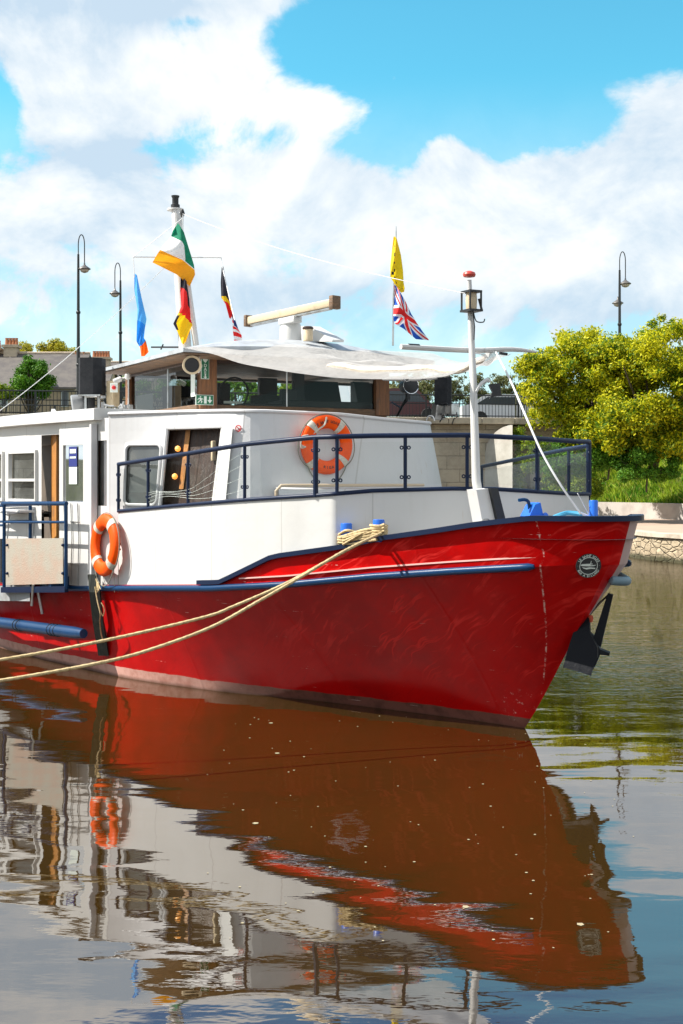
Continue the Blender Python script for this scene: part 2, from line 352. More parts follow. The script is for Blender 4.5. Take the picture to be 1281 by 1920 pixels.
def finish(o, mb, mats, smooth, recal=True):
    import bmesh
    me = o.data
    for m_ in mats: me.materials.append(MATS[m_])
    for i, p in enumerate(me.polygons): p.material_index = mb.m[i]
    if recal:
        bm = bmesh.new(); bm.from_mesh(me); bmesh.ops.recalc_face_normals(bm, faces=bm.faces); bm.to_mesh(me); bm.free()
    if smooth:
        for p in me.polygons: p.use_smooth = True
        try: me.set_sharp_from_angle(angle=R_(38))
        except Exception: pass
def part(name, mb, m, parent, smooth=True, label=None, kind=None, recal=True):
    me = bpy.data.meshes.new(name); me.from_pydata(mb.v, [], mb.f); me.update()
    o = bpy.data.objects.new(name, me); C.objects.link(o); o.parent = parent
    finish(o, mb, m if isinstance(m, (list, tuple)) else [m], smooth, recal)
    if label: o['label'] = label
    if kind: o['kind'] = kind
    return o
def single(name, mb, m, label=None, cat=None, group=None, kind=None, smooth=True, recal=True, base=None):
    """a top-level thing that is one mesh; origin at the middle of its foot"""
    V = np.array(mb.v, dtype=float)
    if base is None: base = Vector(((V[:,0].min()+V[:,0].max())/2, (V[:,1].min()+V[:,1].max())/2, V[:,2].min()))
    V -= np.array(base); mb.v = [tuple(v) for v in V]
    o = part(name, mb, m, None, smooth, recal=recal); o.location = base
    tag(o, label, cat, group, kind); return o
def tag(o, label=None, cat=None, group=None, kind=None):
    if label: o['label'] = label
    if cat: o['category'] = cat
    if group: o['group'] = group
    if kind: o['kind'] = kind
    return o
def thing(name, loc, label, cat, group=None, rz=0.0):
    o = bpy.data.objects.new(name, None); C.objects.link(o); o.location = loc; o.rotation_euler = (0,0,rz); o.empty_display_size = .3
    return tag(o, label, cat, group)
def catmull(pts, k=6):
    P = [Vector(p) for p in pts]; out = []
    for i in range(len(P)-1):
        p0 = P[max(i-1,0)]; p1 = P[i]; p2 = P[i+1]; p3 = P[min(i+2,len(P)-1)]
        for j in range(k):
            t = j/k; out.append(.5*((2*p1)+(p2-p0)*t+(2*p0-5*p1+4*p2-p3)*t*t+(3*p1-p0-3*p2+p3)*t**3))
    out.append(P[-1]); return out
def text_mb(s, M, size=.1, depth=.002, font_scale=1.0, mi=0, mb=None):
    """lettering as real geometry; M places the text plane (x right, y up)"""
    cu = bpy.data.curves.new("t", 'FONT'); cu.body = s; cu.size = size; cu.extrude = depth; cu.align_x = 'CENTER'; cu.align_y = 'CENTER'; cu.resolution_u = 3; cu.offset = size*.012
    o = bpy.data.objects.new("t", cu); C.objects.link(o); dg = bpy.context.evaluated_depsgraph_get(); me = bpy.data.meshes.new_from_object(o.evaluated_get(dg))
    mb = mb or MB(); mb.add([M @ v.co for v in me.vertices], [tuple(p.vertices) for p in me.polygons], mi)
    bpy.data.objects.remove(o); bpy.data.curves.remove(cu); bpy.data.meshes.remove(me); return mb
def frame_mat(pos, right, up):
    r = Vector(right).normalized(); u = Vector(up); u = (u-r*u.dot(r)).normalized(); n_ = r.cross(u)
    M = Matrix((( r.x,u.x,n_.x,pos[0]),( r.y,u.y,n_.y,pos[1]),( r.z,u.z,n_.z,pos[2]),(0,0,0,1))); return M

# =================================================================== SETTING
# ---- water
def water_mat():
    m = bpy.data.materials.new('river_water'); m.use_nodes = True; t = NT(m.node_tree); p = t.n['Principled BSDF']
    g = t.add('ShaderNodeNewGeometry').outputs['Position']; sp = t.add('ShaderNodeSeparateXYZ', inp={0: g})
    x, y = sp.outputs[0], sp.outputs[1]
    p.inputs['Roughness'].default_value = .012; p.inputs['IOR'].default_value = 3.4
    mur = t.ramp(t.noise(g, .25, 4, .6), .35, .7)
    c = t.mix(mur, (.037,.019,.0035), (.028,.015,.003)); t.l.new(c, p.inputs['Base Color'])
    m1 = t.add('ShaderNodeMapping', inp={0: g}); m1.inputs['Scale'].default_value = (.55, 1.5, 1)
    a = t.noise(m1.outputs[0], 1.1, 1.6, .45, .3)          # long calm undulation
    m2 = t.add('ShaderNodeMapping', inp={0: g}); m2.inputs['Scale'].default_value = (.8, 2.0, 1); m2.inputs['Rotation'].default_value = (0,0,.25)
    b = t.noise(m2.outputs[0], 4.2, 3, .55, .2)
    c3 = t.noise(m2.outputs[0], 11.0, 3, .55, .4)
    d = t.ramp(y, 10.5, 17.0); e = t.ramp(y, 11, 30)
    open_ = t.math('MULTIPLY', d, t.ramp(t.math('SUBTRACT', x, t.math('MULTIPLY', y, .05)), .9, 2.6))
    # breeze patches ruffling the calm water
    def patch(cx, cy, rx, ry, seed):
        dx = t.math('DIVIDE', t.math('SUBTRACT', x, cx), rx); dy = t.math('DIVIDE', t.math('SUBTRACT', y, cy), ry)
        r = t.math('SQRT', t.math('ADD', t.math('MULTIPLY', dx, dx), t.math('MULTIPLY', dy, dy)))
        r = t.math('ADD', r, t.math('MULTIPLY', t.math('SUBTRACT', t.noise(g, 6.5, 6, .75), .5), 3.4)); return t.ramp(r, .45, 1.0, 1, 0)
    pt = t.math('MAXIMUM', patch(.05, 8.40, .13, .42, 1), patch(1.22, 10.6, .22, .16, 2))
    pt = t.math('MULTIPLY', pt, .06)
    c4 = t.noise(m2.outputs[0], 26.0, 3, .6, .3)
    h = t.math('ADD', t.math('MULTIPLY', a, .011), t.math('MULTIPLY', t.math('MULTIPLY', c4, pt), .016))
    h = t.math('ADD', h, t.math('MULTIPLY', b, t.math('ADD', .0006, t.math('MULTIPLY', open_, .0105))))
    h = t.math('ADD', h, t.math('MULTIPLY', c3, t.math('ADD', .00006, t.math('ADD', t.math('MULTIPLY', open_, .0045), t.math('MULTIPLY', pt, .02)))))
    bp = t.add('ShaderNodeBump', inp={'Strength': 1.0, 'Distance': 1.0, 'Height': h}); t.l.new(bp.outputs[0], p.inputs['Normal'])
    MATS['river_water'] = m
water_mat()
mb = MB().add([(-260,-60,0),(260,-60,0),(260,900,0),(-260,900,0)], [(0,1,2,3)])
wo = part('water', mb, 'river_water', None, False); wo['kind'] = 'structure'
wo['label'] = 'brown river water mirroring the boat and sky'
mat('mud', (.10,.07,.04), .9)
rb = part('river_bed', MB().add([(-260,-60,-3),(260,-60,-3),(260,900,-3),(-260,900,-3)], [(0,1,2,3)]), 'mud', None, False); rb['kind'] = 'structure'
# ---- floating specks
mb = MB()
for i in range(110):
    Y = random.uniform(6.2, 12.5); px = random.uniform(380, 1200); X = (px-640)/FOC*Y
    r = random.choice((.004,.005,.006,.008)); 
    if random.random() < .03: r = .018
    a0 = random.random()*6; k = 5
    mb.add([(X+r*(1+.4*random.random())*math.cos(a0+j*6.28/k), Y+r*1.3*math.sin(a0+j*6.28/k), .003) for j in range(k)], [tuple(range(k))])
mat('petal', (.34,.29,.18), .8)
single('floating_petal', mb, 'petal', 'pale blossom flecks drifting on the brown water before the hull', 'petals', kind='stuff', smooth=False)

# ---- stone / concrete materials
def stone_fn(a, b, scale, mortar, rowh=.25):
    def fn(t, p, oc):
        mp = t.add('ShaderNodeMapping', inp={0: oc}); mp.inputs['Rotation'].default_value = (R_(90), 0, 0)
        sp = t.add('ShaderNodeSeparateXYZ', inp={0: oc})
        cc = t.add('ShaderNodeCombineXYZ', inp={0: t.math('ADD', sp.outputs[0], t.math('MULTIPLY', sp.outputs[1], 1.0)), 1: sp.outputs[2], 2: 0.0})
        br = t.add('ShaderNodeTexBrick', inp={0: cc.outputs[0], 'Color1': (*a,1), 'Color2': (*b,1), 'Mortar': (*mortar,1), 'Scale': scale, 'Mortar Size': .018, 'Mortar Smooth': .6, 'Bias': .1, 'Brick Width': rowh*2.3, 'Row Height': rowh})
        st = t.ramp(t.noise(oc, .8, 6, .65), .4, .72)
        c = t.mix(t.math('MULTIPLY', st, .6), br.outputs[0], tuple(v*.45 for v in a))
        c = t.mix(t.math('MULTIPLY', t.ramp(t.noise(oc, 9, 5, .7), .4, .75), .35), c, tuple(v*1.25 for v in b))
        t.l.new(c, p.inputs['Base Color'])
        h = t.math('SUBTRACT', t.noise(oc, 8, 5, .7), t.math('MULTIPLY', br.outputs[1], .6))
        bb = t.add('ShaderNodeBump', inp={'Strength': .8, 'Distance': .05, 'Height': h}); t.l.new(bb.outputs[0], p.inputs['Normal'])
    return fn
mat('bridge_stone', rough=.9, fn=stone_fn((.50,.43,.33), (.42,.36,.28), 1.0, (.24,.20,.15), .55))
mat('coping', (.46,.40,.31), .85, noise=(1.2,(.26,.22,.17),.4,.7), bump=(6,.5))
mat('concrete_pale', (.55,.52,.47), .85, noise=(.7,(.40,.37,.32),.4,.7), bump=(5,.4))
def quay_fn(t, p, oc):
    mq = t.add('ShaderNodeMapping', inp={0: oc}); mq.inputs['Scale'].default_value = (.8,.8,1.7); vo = t.add('ShaderNodeTexVoronoi', feature='DISTANCE_TO_EDGE'); t.l.new(mq.outputs[0], vo.inputs['Vector']); vo.inputs['Scale'].default_value = 3.6
    vc = t.add('ShaderNodeTexVoronoi'); t.l.new(oc, vc.inputs['Vector']); vc.inputs['Scale'].default_value = 2.6
    z = t.add('ShaderNodeSeparateXYZ', inp={0: oc}).outputs[2]
    c = t.mix(t.ramp(t.noise(oc, 3, 5, .7), .35, .7), (.46,.37,.25), (.32,.25,.16))
    c = t.mix(t.math('MULTIPLY', t.ramp(vo.outputs[0], .0, .03, 1, 0), .38), c, (.20,.15,.10))
    c = t.mix(t.math('MULTIPLY', t.ramp(t.noise(oc, 9, 5, .7), .5, .7), .5), c, (.55,.47,.34))
    tide = t.ramp(t.math('ADD', z, t.math('MULTIPLY', t.noise(oc, 2, 5, .7), .3)), 1.22, 1.36, 1, 0)
    c = t.mix(tide, c, (.06,.055,.025)); t.l.new(c, p.inputs['Base Color'])
    h = t.math('ADD', t.ramp(vo.outputs[0], 0, .12), t.noise(oc, 7, 5, .7))
    b = t.add('ShaderNodeBump', inp={'Strength': .9, 'Distance': .06, 'Height': h}); t.l.new(b.outputs[0], p.inputs['Normal'])
mat('quay_stone', rough=.95, fn=quay_fn)
mat('quay_coping', (.55,.48,.38), .85, noise=(2,(.36,.30,.23),.4,.7), bump=(7,.5))
mat('towpath', (.46,.33,.25), .9, noise=(1,(.36,.27,.21),.35,.7))
mat('retain', (.50,.46,.42), .85, noise=(1.4,(.38,.34,.31),.4,.7), bump=(3,.3))
mat('soil', (.11,.14,.035), .95, noise=(1.2,(.07,.085,.03),.35,.7))
mat('asphalt', (.06,.06,.06), .9, noise=(4,(.04,.04,.04),.4,.7))
mat('iron', (.012,.014,.014), .5)

# ---- far bank: quay wall, towpath, retaining wall, slope, road level land
edge = [(13.5,22),(11.2,29),(9.4,35.2),(8.67,37.6),(7.9,46),(7.1,52)]
rwall = [(21,30),(16.6,40),(12.9,48),(10.7,51.3),(8.8,53.0),(7.2,53.7)]
edgeC = catmull([(x,y,0) for x,y in edge], 6); rwC = catmull([(x,y,0) for x,y in rwall], 6)
mb = MB().grid([[Vector((p.x,p.y,z)) for z in (-1,-.2,.1,.35,.6,.68)] for p in edgeC])
single('quay_wall', mb, 'quay_stone', 'low rubble stone quay wall along the far bank right of the bow', 'wall', recal=False)
mb = MB().strip([(p.x+.22,p.y,.735) for p in edgeC], (0,0,1), .55, .11)
single('quay_coping', mb, 'quay_coping', 'pale stone coping slabs on top of the low quay wall at far right', 'coping')
mb = MB().grid([[Vector((a.x+.45,a.y,.76)), Vector((b.x+.1,b.y,.80))] for a, b in zip(edgeC, rwC)])
tp = part('towpath', mb, 'towpath', None, False); tp['kind'] = 'structure'
mb = MB().strip([(p.x+.15,p.y,1.08) for p in rwC], (0,0,1), .3, .66)
single('retaining_wall', mb, 'retain', 'smooth grey concrete retaining wall below the grass slope', 'wall')
# reddish-brown reeds at the water line of the quay
def slope_pt(u, v):
    """u along the bank 0..1, v up the slope 0..1"""
    i = min(int(u*(len(rwC)-1)), len(rwC)-2); f_ = u*(len(rwC)-1)-i; b = rwC[i].lerp(rwC[i+1], f_)
    d = Vector((.94, .34, 0)); w_ = 11.0
    z = 1.38 + 3.5*(1-(1-v)**1.6) + .12*math.sin(u*23+v*5)+.1*math.sin(v*11+u*7)
    return Vector((b.x+.3, b.y, 0)) + d*w_*v + Vector((0,0,z))
mb = MB().grid([[slope_pt(u/40, v/16) for v in range(17)] for u in range(41)])
sg = part('grass_slope', mb, 'soil', None, True); sg['kind'] = 'structure'
# land behind, at road level
mb = MB().add([(-260,62,4.6),(260,62,4.6),(260,900,4.6),(-260,900,4.6)], [(0,1,2,3)])
mb.add([(-260,62,4.6),(260,62,4.6),(260,62,-1),(-260,62,-1)], [(0,1,2,3)])
mb.add([(18,36,4.9),(60,20,4.9),(60,62,4.75),(18,62,4.75)], [(0,1,2,3)])
ld = part('ground', mb, 'soil', None, False); ld['kind'] = 'structure'

def blades(name, pts, h, wd, cols, label, kind='stuff', cat='grass'):
    """pts: Nx3 roots; tall thin triangles, bent"""
    n = len(pts); P = np.array(pts); ang = rng.uniform(0, 2*np.pi, n); L = h*rng.uniform(.5, 1.3, n); ln = rng.normal(0, .35, (n,2))*L[:,None]
    dx = np.cos(ang)*wd; dy = np.sin(ang)*wd
    a = P.copy(); a[:,0]-=dx; a[:,1]-=dy; b = P.copy(); b[:,0]+=dx; b[:,1]+=dy
    c = P.copy(); c[:,2]+=L*.6; c[:,0]+=ln[:,0]*.4+dx*.6; c[:,1]+=ln[:,1]*.4
    d = P.copy(); d[:,2]+=L; d[:,0]+=ln[:,0]; d[:,1]+=ln[:,1]
    V = np.stack([a,b,c,d],1).reshape(-1,3)
    me = bpy.data.meshes.new(name); me.from_pydata(V.tolist(), [], [(4*i,4*i+1,4*i+2,4*i+3) for i in range(n)])
    o = bpy.data.objects.new(name, me); C.objects.link(o); me.materials.append(cols); o['kind'] = kind; o['label'] = label; o['category'] = cat
    return o
def leaf_mat(name, cols, pos_scale=.35, tr=.35, third=None, lo=.50, hi=.95):
    m = bpy.data.materials.new(name); m.use_nodes = True; t = NT(m.node_tree); p = t.n['Principled BSDF']
    g = t.add('ShaderNodeNewGeometry'); rnd = g.outputs['Random Per Island']
    f = t.ramp(t.math('ADD', t.math('MULTIPLY', rnd, .55), t.math('MULTIPLY', t.noise(g.outputs['Position'], pos_scale, 3, .6), .9)), lo, hi)
    c = t.mix(f, cols[0], cols[1])
    if third: c = t.mix(t.ramp(rnd, .8, .86), c, third)
    t.l.new(c, p.inputs['Base Color']); p.inputs['Roughness'].default_value = .55; p.inputs['Specular IOR Level'].default_value = .25
    tl = t.add('ShaderNodeBsdfTranslucent', inp={0: c}); mx = t.add('ShaderNodeMixShader', inp={0: tr, 1: p.outputs[0], 2: tl.outputs[0]})
    t.l.new(mx.outputs[0], t.n['Material Output'].inputs[0]); MATS[name] = m; return m
gm = leaf_mat('grass_blade', ((.075,.23,.012), (.36,.46,.03)), .9, .35, (.36,.36,.08), lo=.40, hi=.9)
rw = []
for _ in range(52000):
    u = random.random(); v = random.random()**1.3
    rw.append(tuple(slope_pt(u, v)))
blades('grass', rw, .30, .022, gm, 'long bright green grass covering the far bank slope')

# ---- foliage builder: crown of many leaf-sized faces in clumps, plus trunk and limbs
def crown_mesh(clumps, n_leaf, size, flat=.0):
    """clumps: list of (centre, radius); returns verts/faces"""
    cc = np.array([c for c, r in clumps]); rr = np.array([r for c, r in clumps]); prob = rr**2.2; prob /= prob.sum()
    idx = rng.choice(len(clumps), n_leaf, p=prob)
    d = rng.normal(size=(n_leaf,3)); d /= np.linalg.norm(d, axis=1)[:,None]
    rad = rr[idx]*np.clip(rng.beta(2.6, 1.3, n_leaf)*1.08+rng.normal(0,.16,n_leaf), .05, 1.6)
    d2 = d.copy(); d2[:,2] *= .8
    P = cc[idx] + d2*rad[:,None]
    nrm = d*0.75 + rng.normal(size=(n_leaf,3))*.75 + np.array([0,0,.35]); nrm /= np.linalg.norm(nrm, axis=1)[:,None]
    t = np.cross(nrm, rng.normal(size=(n_leaf,3))); t /= np.linalg.norm(t, axis=1)[:,None]; b = np.cross(nrm, t)
    s = size*rng.uniform(.6, 1.35, n_leaf)[:,None]
    V = np.stack([P-t*s*.9, P+b*s*.42-nrm*s*.1, P+t*s*.9, P-b*s*.42-nrm*s*.1], 1).reshape(-1,3)
    return V
def tree(name, base, clumps, n_leaf, size, lm, label, cat='tree', group=None, trunk_r=.16, bark='bark', limbs=True):
    t = thing(name, base, label, cat, group); base = Vector(base)
    V = crown_mesh(clumps, n_leaf, size) - np.array(base)
    me = bpy.data.meshes.new('crown'); me.from_pydata(V.tolist(), [], [(4*i,4*i+1,4*i+2,4*i+3) for i in range(n_leaf)])
    o = bpy.data.objects.new('crown', me); C.objects.link(o); o.parent = t; me.materials.append(MATS[lm])
    cs = [Vector(c)-base for c, r in clumps]; mid = sum(cs, Vector())/len(cs)
    mb = MB(); fork = Vector((mid.x*.35, mid.y*.35, mid.z*.45)); mb.tube(catmull([Vector((0,0,-.3)), fork*.5+Vector((.05,.03,0)), fork], 5), [trunk_r*(1.15-.04*i) for i in range(11)], 9)
    if limbs:
        for c in cs[::max(1, len(cs)//14)]:
            a = fork*random.uniform(.7, 1.0); m_ = a.lerp(c, .5)+Vector((random.uniform(-.2,.2), random.uniform(-.2,.2), -.1))
            mb.tube(catmull([a, m_, c], 4), [trunk_r*(.5-.05*i) for i in range(9)], 6)
    part('trunk', mb, bark, t); return t
mat('bark', (.09,.065,.045), .9, bump=(14,.8), noise=(6,(.05,.04,.03),.4,.7))
leaf_mat('leaf_yellow', ((.075,.17,.008), (.60,.57,.010)), .8, .40, (.68,.64,.02), lo=.45, hi=.90)
leaf_mat('leaf_green', ((.045,.15,.010), (.12,.26,.015)), .6, .3)
leaf_mat('leaf_lime', ((.07,.17,.010), (.26,.33,.012)), .6, .35)
leaf_mat('leaf_dull', ((.09,.11,.045), (.19,.19,.07)), .5, .3)
leaf_mat('leaf_gold', ((.25,.26,.02), (.50,.42,.03)), .5, .35)
def ell_clumps(c, r, n, cr, top_bias=.3, shell=.72, twigs=0):
    out = []
    for _ in range(twigs):
        d = rng.normal(size=3); d /= np.linalg.norm(d); d[2] = abs(d[2])*.9 if rng.random() < .8 else d[2]
        p = np.array(c)+np.array(r)*d*rng.uniform(.95, 1.2); out.append((tuple(p), cr*rng.uniform(.22, .5)))
    for _ in range(n):
        while True:
            d = rng.normal(size=3); d /= np.linalg.norm(d)
            if d[2] > -.75: break
        k = shell+(1-shell)*rng.random()
        if rng.random() < .25: k *= .6
        p = np.array(c)+np.array(r)*d*k
        out.append((tuple(p), cr*rng.uniform(.65, 1.3)))
    return out
# big yellow-green tree at right, leaning over the bank
c1 = at(1075,705,47); c2 = at(1030,690,46.5)
cl = ell_clumps(at(1090,718,47.5), (2.0,1.9,1.9), 46, .50, twigs=60) + ell_clumps(at(1024,730,46.5), (1.0,1.1,1.45), 22, .40, twigs=24) + ell_clumps(at(1125,810,46.3), (1.6,1.3,1.1), 30, .45) + ell_clumps(at(1160,690,47), (1.0,1.2,1.3), 20, .5)
tree('leafy_tree', at(1110,842,48), cl, 84000, .070, 'leaf_yellow', 'yellow-green leafy tree nearest the bridge railing, left of the double street lamp', 'tree')
cl = ell_clumps(at(1238,725,45.5), (2.15,1.9,2.3), 54, .52, twigs=70) + ell_clumps(at(1180,800,44.8), (1.5,1.3,1.2), 30, .45) + ell_clumps(at(1260,830,44.8), (1.3,1.2,.8), 18, .42) + ell_clumps(at(1190,838,46.2), (2.1,1.3,.45), 26, .34)
tree('leafy_tree', at(1225,868,46), cl, 84000, .070, 'leaf_yellow', 'big yellow-green tree cut by the right edge, on the grass slope', 'tree')
cl = ell_clumps(at(1345,715,44), (1.6,1.8,2.3), 34, .55)
tree('leafy_tree', at(1345,868,45), cl, 18000, .09, 'leaf_yellow', 'yellow-green tree just beyond the right edge of the view', 'tree')
for (px, py, Y, rx, rz, nl, lab) in [(1060,855,45.8,.85,.45,5200,'low dark green bush at the foot of the tree beside the bridge'),
                                (1140,852,45.5,.6,.3,4600,'rounded bush on the slope under the two yellow trees'),
                                (1212,868,44.6,1.1,.42,8000,'dark green bush at the foot of the big tree cut by the right edge'),
                                (1010,850,51,.7,.5,4200,'bright bush beside the pale bridge abutment'),
                                (1075,900,48,1.1,.45,5200,'low bush seen through the glass of the bow railing')]:
    c = at(px, py, Y); cl = ell_clumps(c, (rx, rx, rz), 14, .26, twigs=8) + [((c.x+random.uniform(-rx,rx)*.9, c.y+random.uniform(-.5,.3), c.z-rz*random.uniform(.6,1.3)), .26) for _ in range(14)]
    tree('bush', (c.x, c.y, c.z-rz-.3), cl, nl, .06, 'leaf_lime' if px not in (1060,1212,1140) else 'leaf_green', lab, 'bush', trunk_r=.03)

# ---- bridge
YB0, YB1 = 50.5, 54.5       # left end nearer than right
def by(x): return YB0+(YB1-YB0)*(x+14)/26.0
def deckz(x): return 4.86
br = thing('stone_bridge', (0, by(0), 0), 'stone road bridge crossing the river behind the boat, with iron railing', 'bridge')
br0 = Vector((0, by(0), 0))
def arch_wall(x0, x1, arches, top, off=0.0):
    """front wall with elliptical openings as fine columns"""
    mb = MB(); xs = np.linspace(x0, x1, int((x1-x0)/.15)+1)
    def low(x):
        for (c, hw, h, sp) in arches:
            if abs(x-c) < hw: return sp+h*math.sqrt(max(0, 1-((x-c)/hw)**2))
        return -1.0
    rows = []
    for x in xs: rows.append((Vector((x, by(x)+off, low(x)))-br0, Vector((x, by(x)+off, top))-br0))
    for i in range(len(xs)-1):
        mb.add([rows[i][0], rows[i+1][0], rows[i+1][1], rows[i][1]], [(0,1,2,3)])
    for (c, hw, h, sp) in arches:    # soffit
        an = np.linspace(0, math.pi, 30); P = []
        for a in an:
            x = c-hw*math.cos(a)*.999; z = sp+h*math.sin(a); P.append([Vector((x, by(x)+off, z))-br0, Vector((x, by(x)+off+9, z))-br0])
        mb.grid(P)
        for sgn in (-1, 1):
            x = c+sgn*hw; mb.add([Vector((x,by(x)+off,-1))-br0, Vector((x,by(x)+off+9,-1))-br0, Vector((x,by(x)+off+9,sp))-br0, Vector((x,by(x)+off,sp))-br0], [(0,1,2,3)])
    return mb
arches = [(-32,5.2,2.2,1.6),(-19.5,5.2,2.2,1.6),(-7,5.2,2.2,1.6),(.2,5.0,2.9,1.1)]
arches = [(-31,4.9,2.7,1.3),(-19.5,4.9,2.7,1.3),(-8,4.9,2.7,1.3),(0.6,3.1,2.6,0.9),(6.98,.95,1.15,3.15)]
part('span_wall', arch_wall(-60, 6.95, arches[:5], deckz(0)-.25), 'bridge_stone', br, False, recal=False)
# pale abutment face seen under the last haunch, then the recessed wing wall
P = []
for i in range(13):
    a = i/12; x = 5.98+1.0*a; zt_ = 3.2+1.35*math.sqrt(1-(1-a)**2); y_ = by(6.4)-.02-1.35*a
    P.append([Vector((x, y_, z))-br0 for z in (-1, 1.5, zt_)]+[Vector((x+.25, by(7)+.1, zt_+.02))-br0])
part('abutment', MB().grid(P), 'concrete_pale', br, True, recal=False)
mb = MB().add([Vector((6.95,by(8)+.6,-1))-br0, Vector((30,by(20)+.6,-1))-br0, Vector((30,by(20)+.6,4.6))-br0, Vector((6.95,by(8)+.6,4.6))-br0], [(0,1,2,3)])
part('wing_wall', mb, 'bridge_stone', br, False, recal=False)
mb = MB(); xs = np.arange(-60, 30, 1.4)
for x in xs: 
    a = Vector((x+.012, by(x)-.12, deckz(x)-.10))-br0; b = Vector((x+1.388, by(x+1.4)-.12, deckz(x)-.10))-br0; c = (a+b)/2
    mb.bbox(c, ((b-a).length, .5, .27), Matrix.Rotation(math.atan2(b.y-a.y, b.x-a.x), 3, 'Z'), b=.02)
part('coping', mb, 'coping', br, False)
mb = MB().add([Vector((-60,by(-60),4.78))-br0, Vector((30,by(30),4.78))-br0, Vector((30,by(30)+11,4.78))-br0, Vector((-60,by(-60)+11,4.78))-br0], [(0,1,2,3)])
part('roadway', mb, 'asphalt', br, False)
def railing(mb, x0, x1, off, step=.14):
    x = x0; h = .98
    for z in (.12, .62, h): mb.tube([Vector((x0,by(x0)+off,deckz(0)+z))-br0, Vector((x1,by(x1)+off,deckz(0)+z))-br0], .022 if z < h else .03, 5)
    i = 0
    while x < x1:
        r = .035 if i % 14 == 0 else .010
        mb.box(Vector((x, by(x)+off, deckz(0)+h/2))-br0, (r*2, r*2, h)); x += step; i += 1
    return mb
part('iron_railing', railing(MB(), -20, 12.5, .05), 'iron', br, False)
part('iron_railing', railing(MB(), -22, 14, 10.2, .2), 'iron', br, False)
# pale steel guard section near the abutment
mb = MB(); 
for i in range(14):
    x = 7.35+i*.115; mb.box(Vector((x, by(x)+.16, deckz(0)+.5))-br0, (.05, .02, 1.0))
mb.box(Vector((8.1, by(8.1)+.16, deckz(0)+1.0))-br0, (1.7,.03,.05))
part('guard_panel', mb, 'steel', br, False)
# vine growing on the abutment
V = crown_mesh([((7.08+random.uniform(0,.3), by(7.0)-1.1+random.uniform(-.1,.2), z), random.uniform(.14,.3)) for z in np.linspace(1.2, 4.3, 20)], 3600, .05) 
mb = MB(); mb.v = V.tolist(); mb.f = [(4*i,4*i+1,4*i+2,4*i+3) for i in range(len(V)//4)]; mb.m = [0]*len(mb.f)
single('climbing_vine', mb, 'leaf_lime', 'green vine climbing the pale bridge abutment', 'vine', smooth=False, recal=False)

# ---- street lamps: pole, hooked arm, shade
def lamp_proto(double=False):
    t = thing('street_lamp', (0,0,0), 'x', 'street lamp', 'tall black street lamps on the bridge')
    mb = MB().tube([(0,0,0),(0,0,.5),(0,0,3.2),(0,0,6.1),(0,0,6.9)], [.11,.085,.07,.055,.045], 8)
    mb.lathe((0,0,0), [(.16,0),(.16,.3),(.11,.4),(.10,.5)], 10)
    for z in (2.2, 4.4): mb.lathe((0,0,z), [(.075,0),(.095,.03),(.095,.09),(.075,.12)], 8)
    part('pole', mb, 'iron', t)
    pts = [(0,0,6.85)] + [(.13-.13*math.cos(a), 0, 7.3+.42*math.sin(a)) for a in np.linspace(0, math.pi, 12)] + [(.26,0,6.55)]
    part('arm', MB().tube(pts, .022, 6), 'iron', t)
    hd = [(.26,0,6.28)] + ([(-.02,.3,5.45)] if double else [])
    for h in hd: 
        s_ = part('lamp_shade', MB().lathe(h, [(.02,.30),(.04,.18),(.09,.13),(.25,.02),(.26,.0),(.24,-.02)][::-1], 16), 'shade', t)
        part('lamp_glass', MB().lathe((h[0],h[1],h[2]-.16), [(.05,0),(.15,.04),(.20,.13)], 14), 'lamp_glass', s_)
    return t
mat('shade', (.16,.15,.14), .4, .3); mat('lamp_glass', (.60,.52,.42), .3)
for (px, py, Y, dbl, sc, lab, mir) in [(147,440,51.5,False,1.0,'tall black street lamp left of the black loudspeaker, its hood at the left picture third',1),
                              (226,493,60.5,False,1.0,'shorter-looking black street lamp between the loudspeaker and the striped flags',-1),
                              (1162,472,56.0,True,1.0,'black street lamp with two hoods rising out of the yellow trees',1)]:
    L_ = lamp_proto(dbl); b = at(px, 780, Y); L_.location = (b.x, Y, deckz(0)-.1); H_ = at(px, py, Y).z-(deckz(0)-.1); k = H_/7.72
    L_.scale = (k*mir*1.0, k, k); L_['label'] = lab
    for ch in L_.children: pass

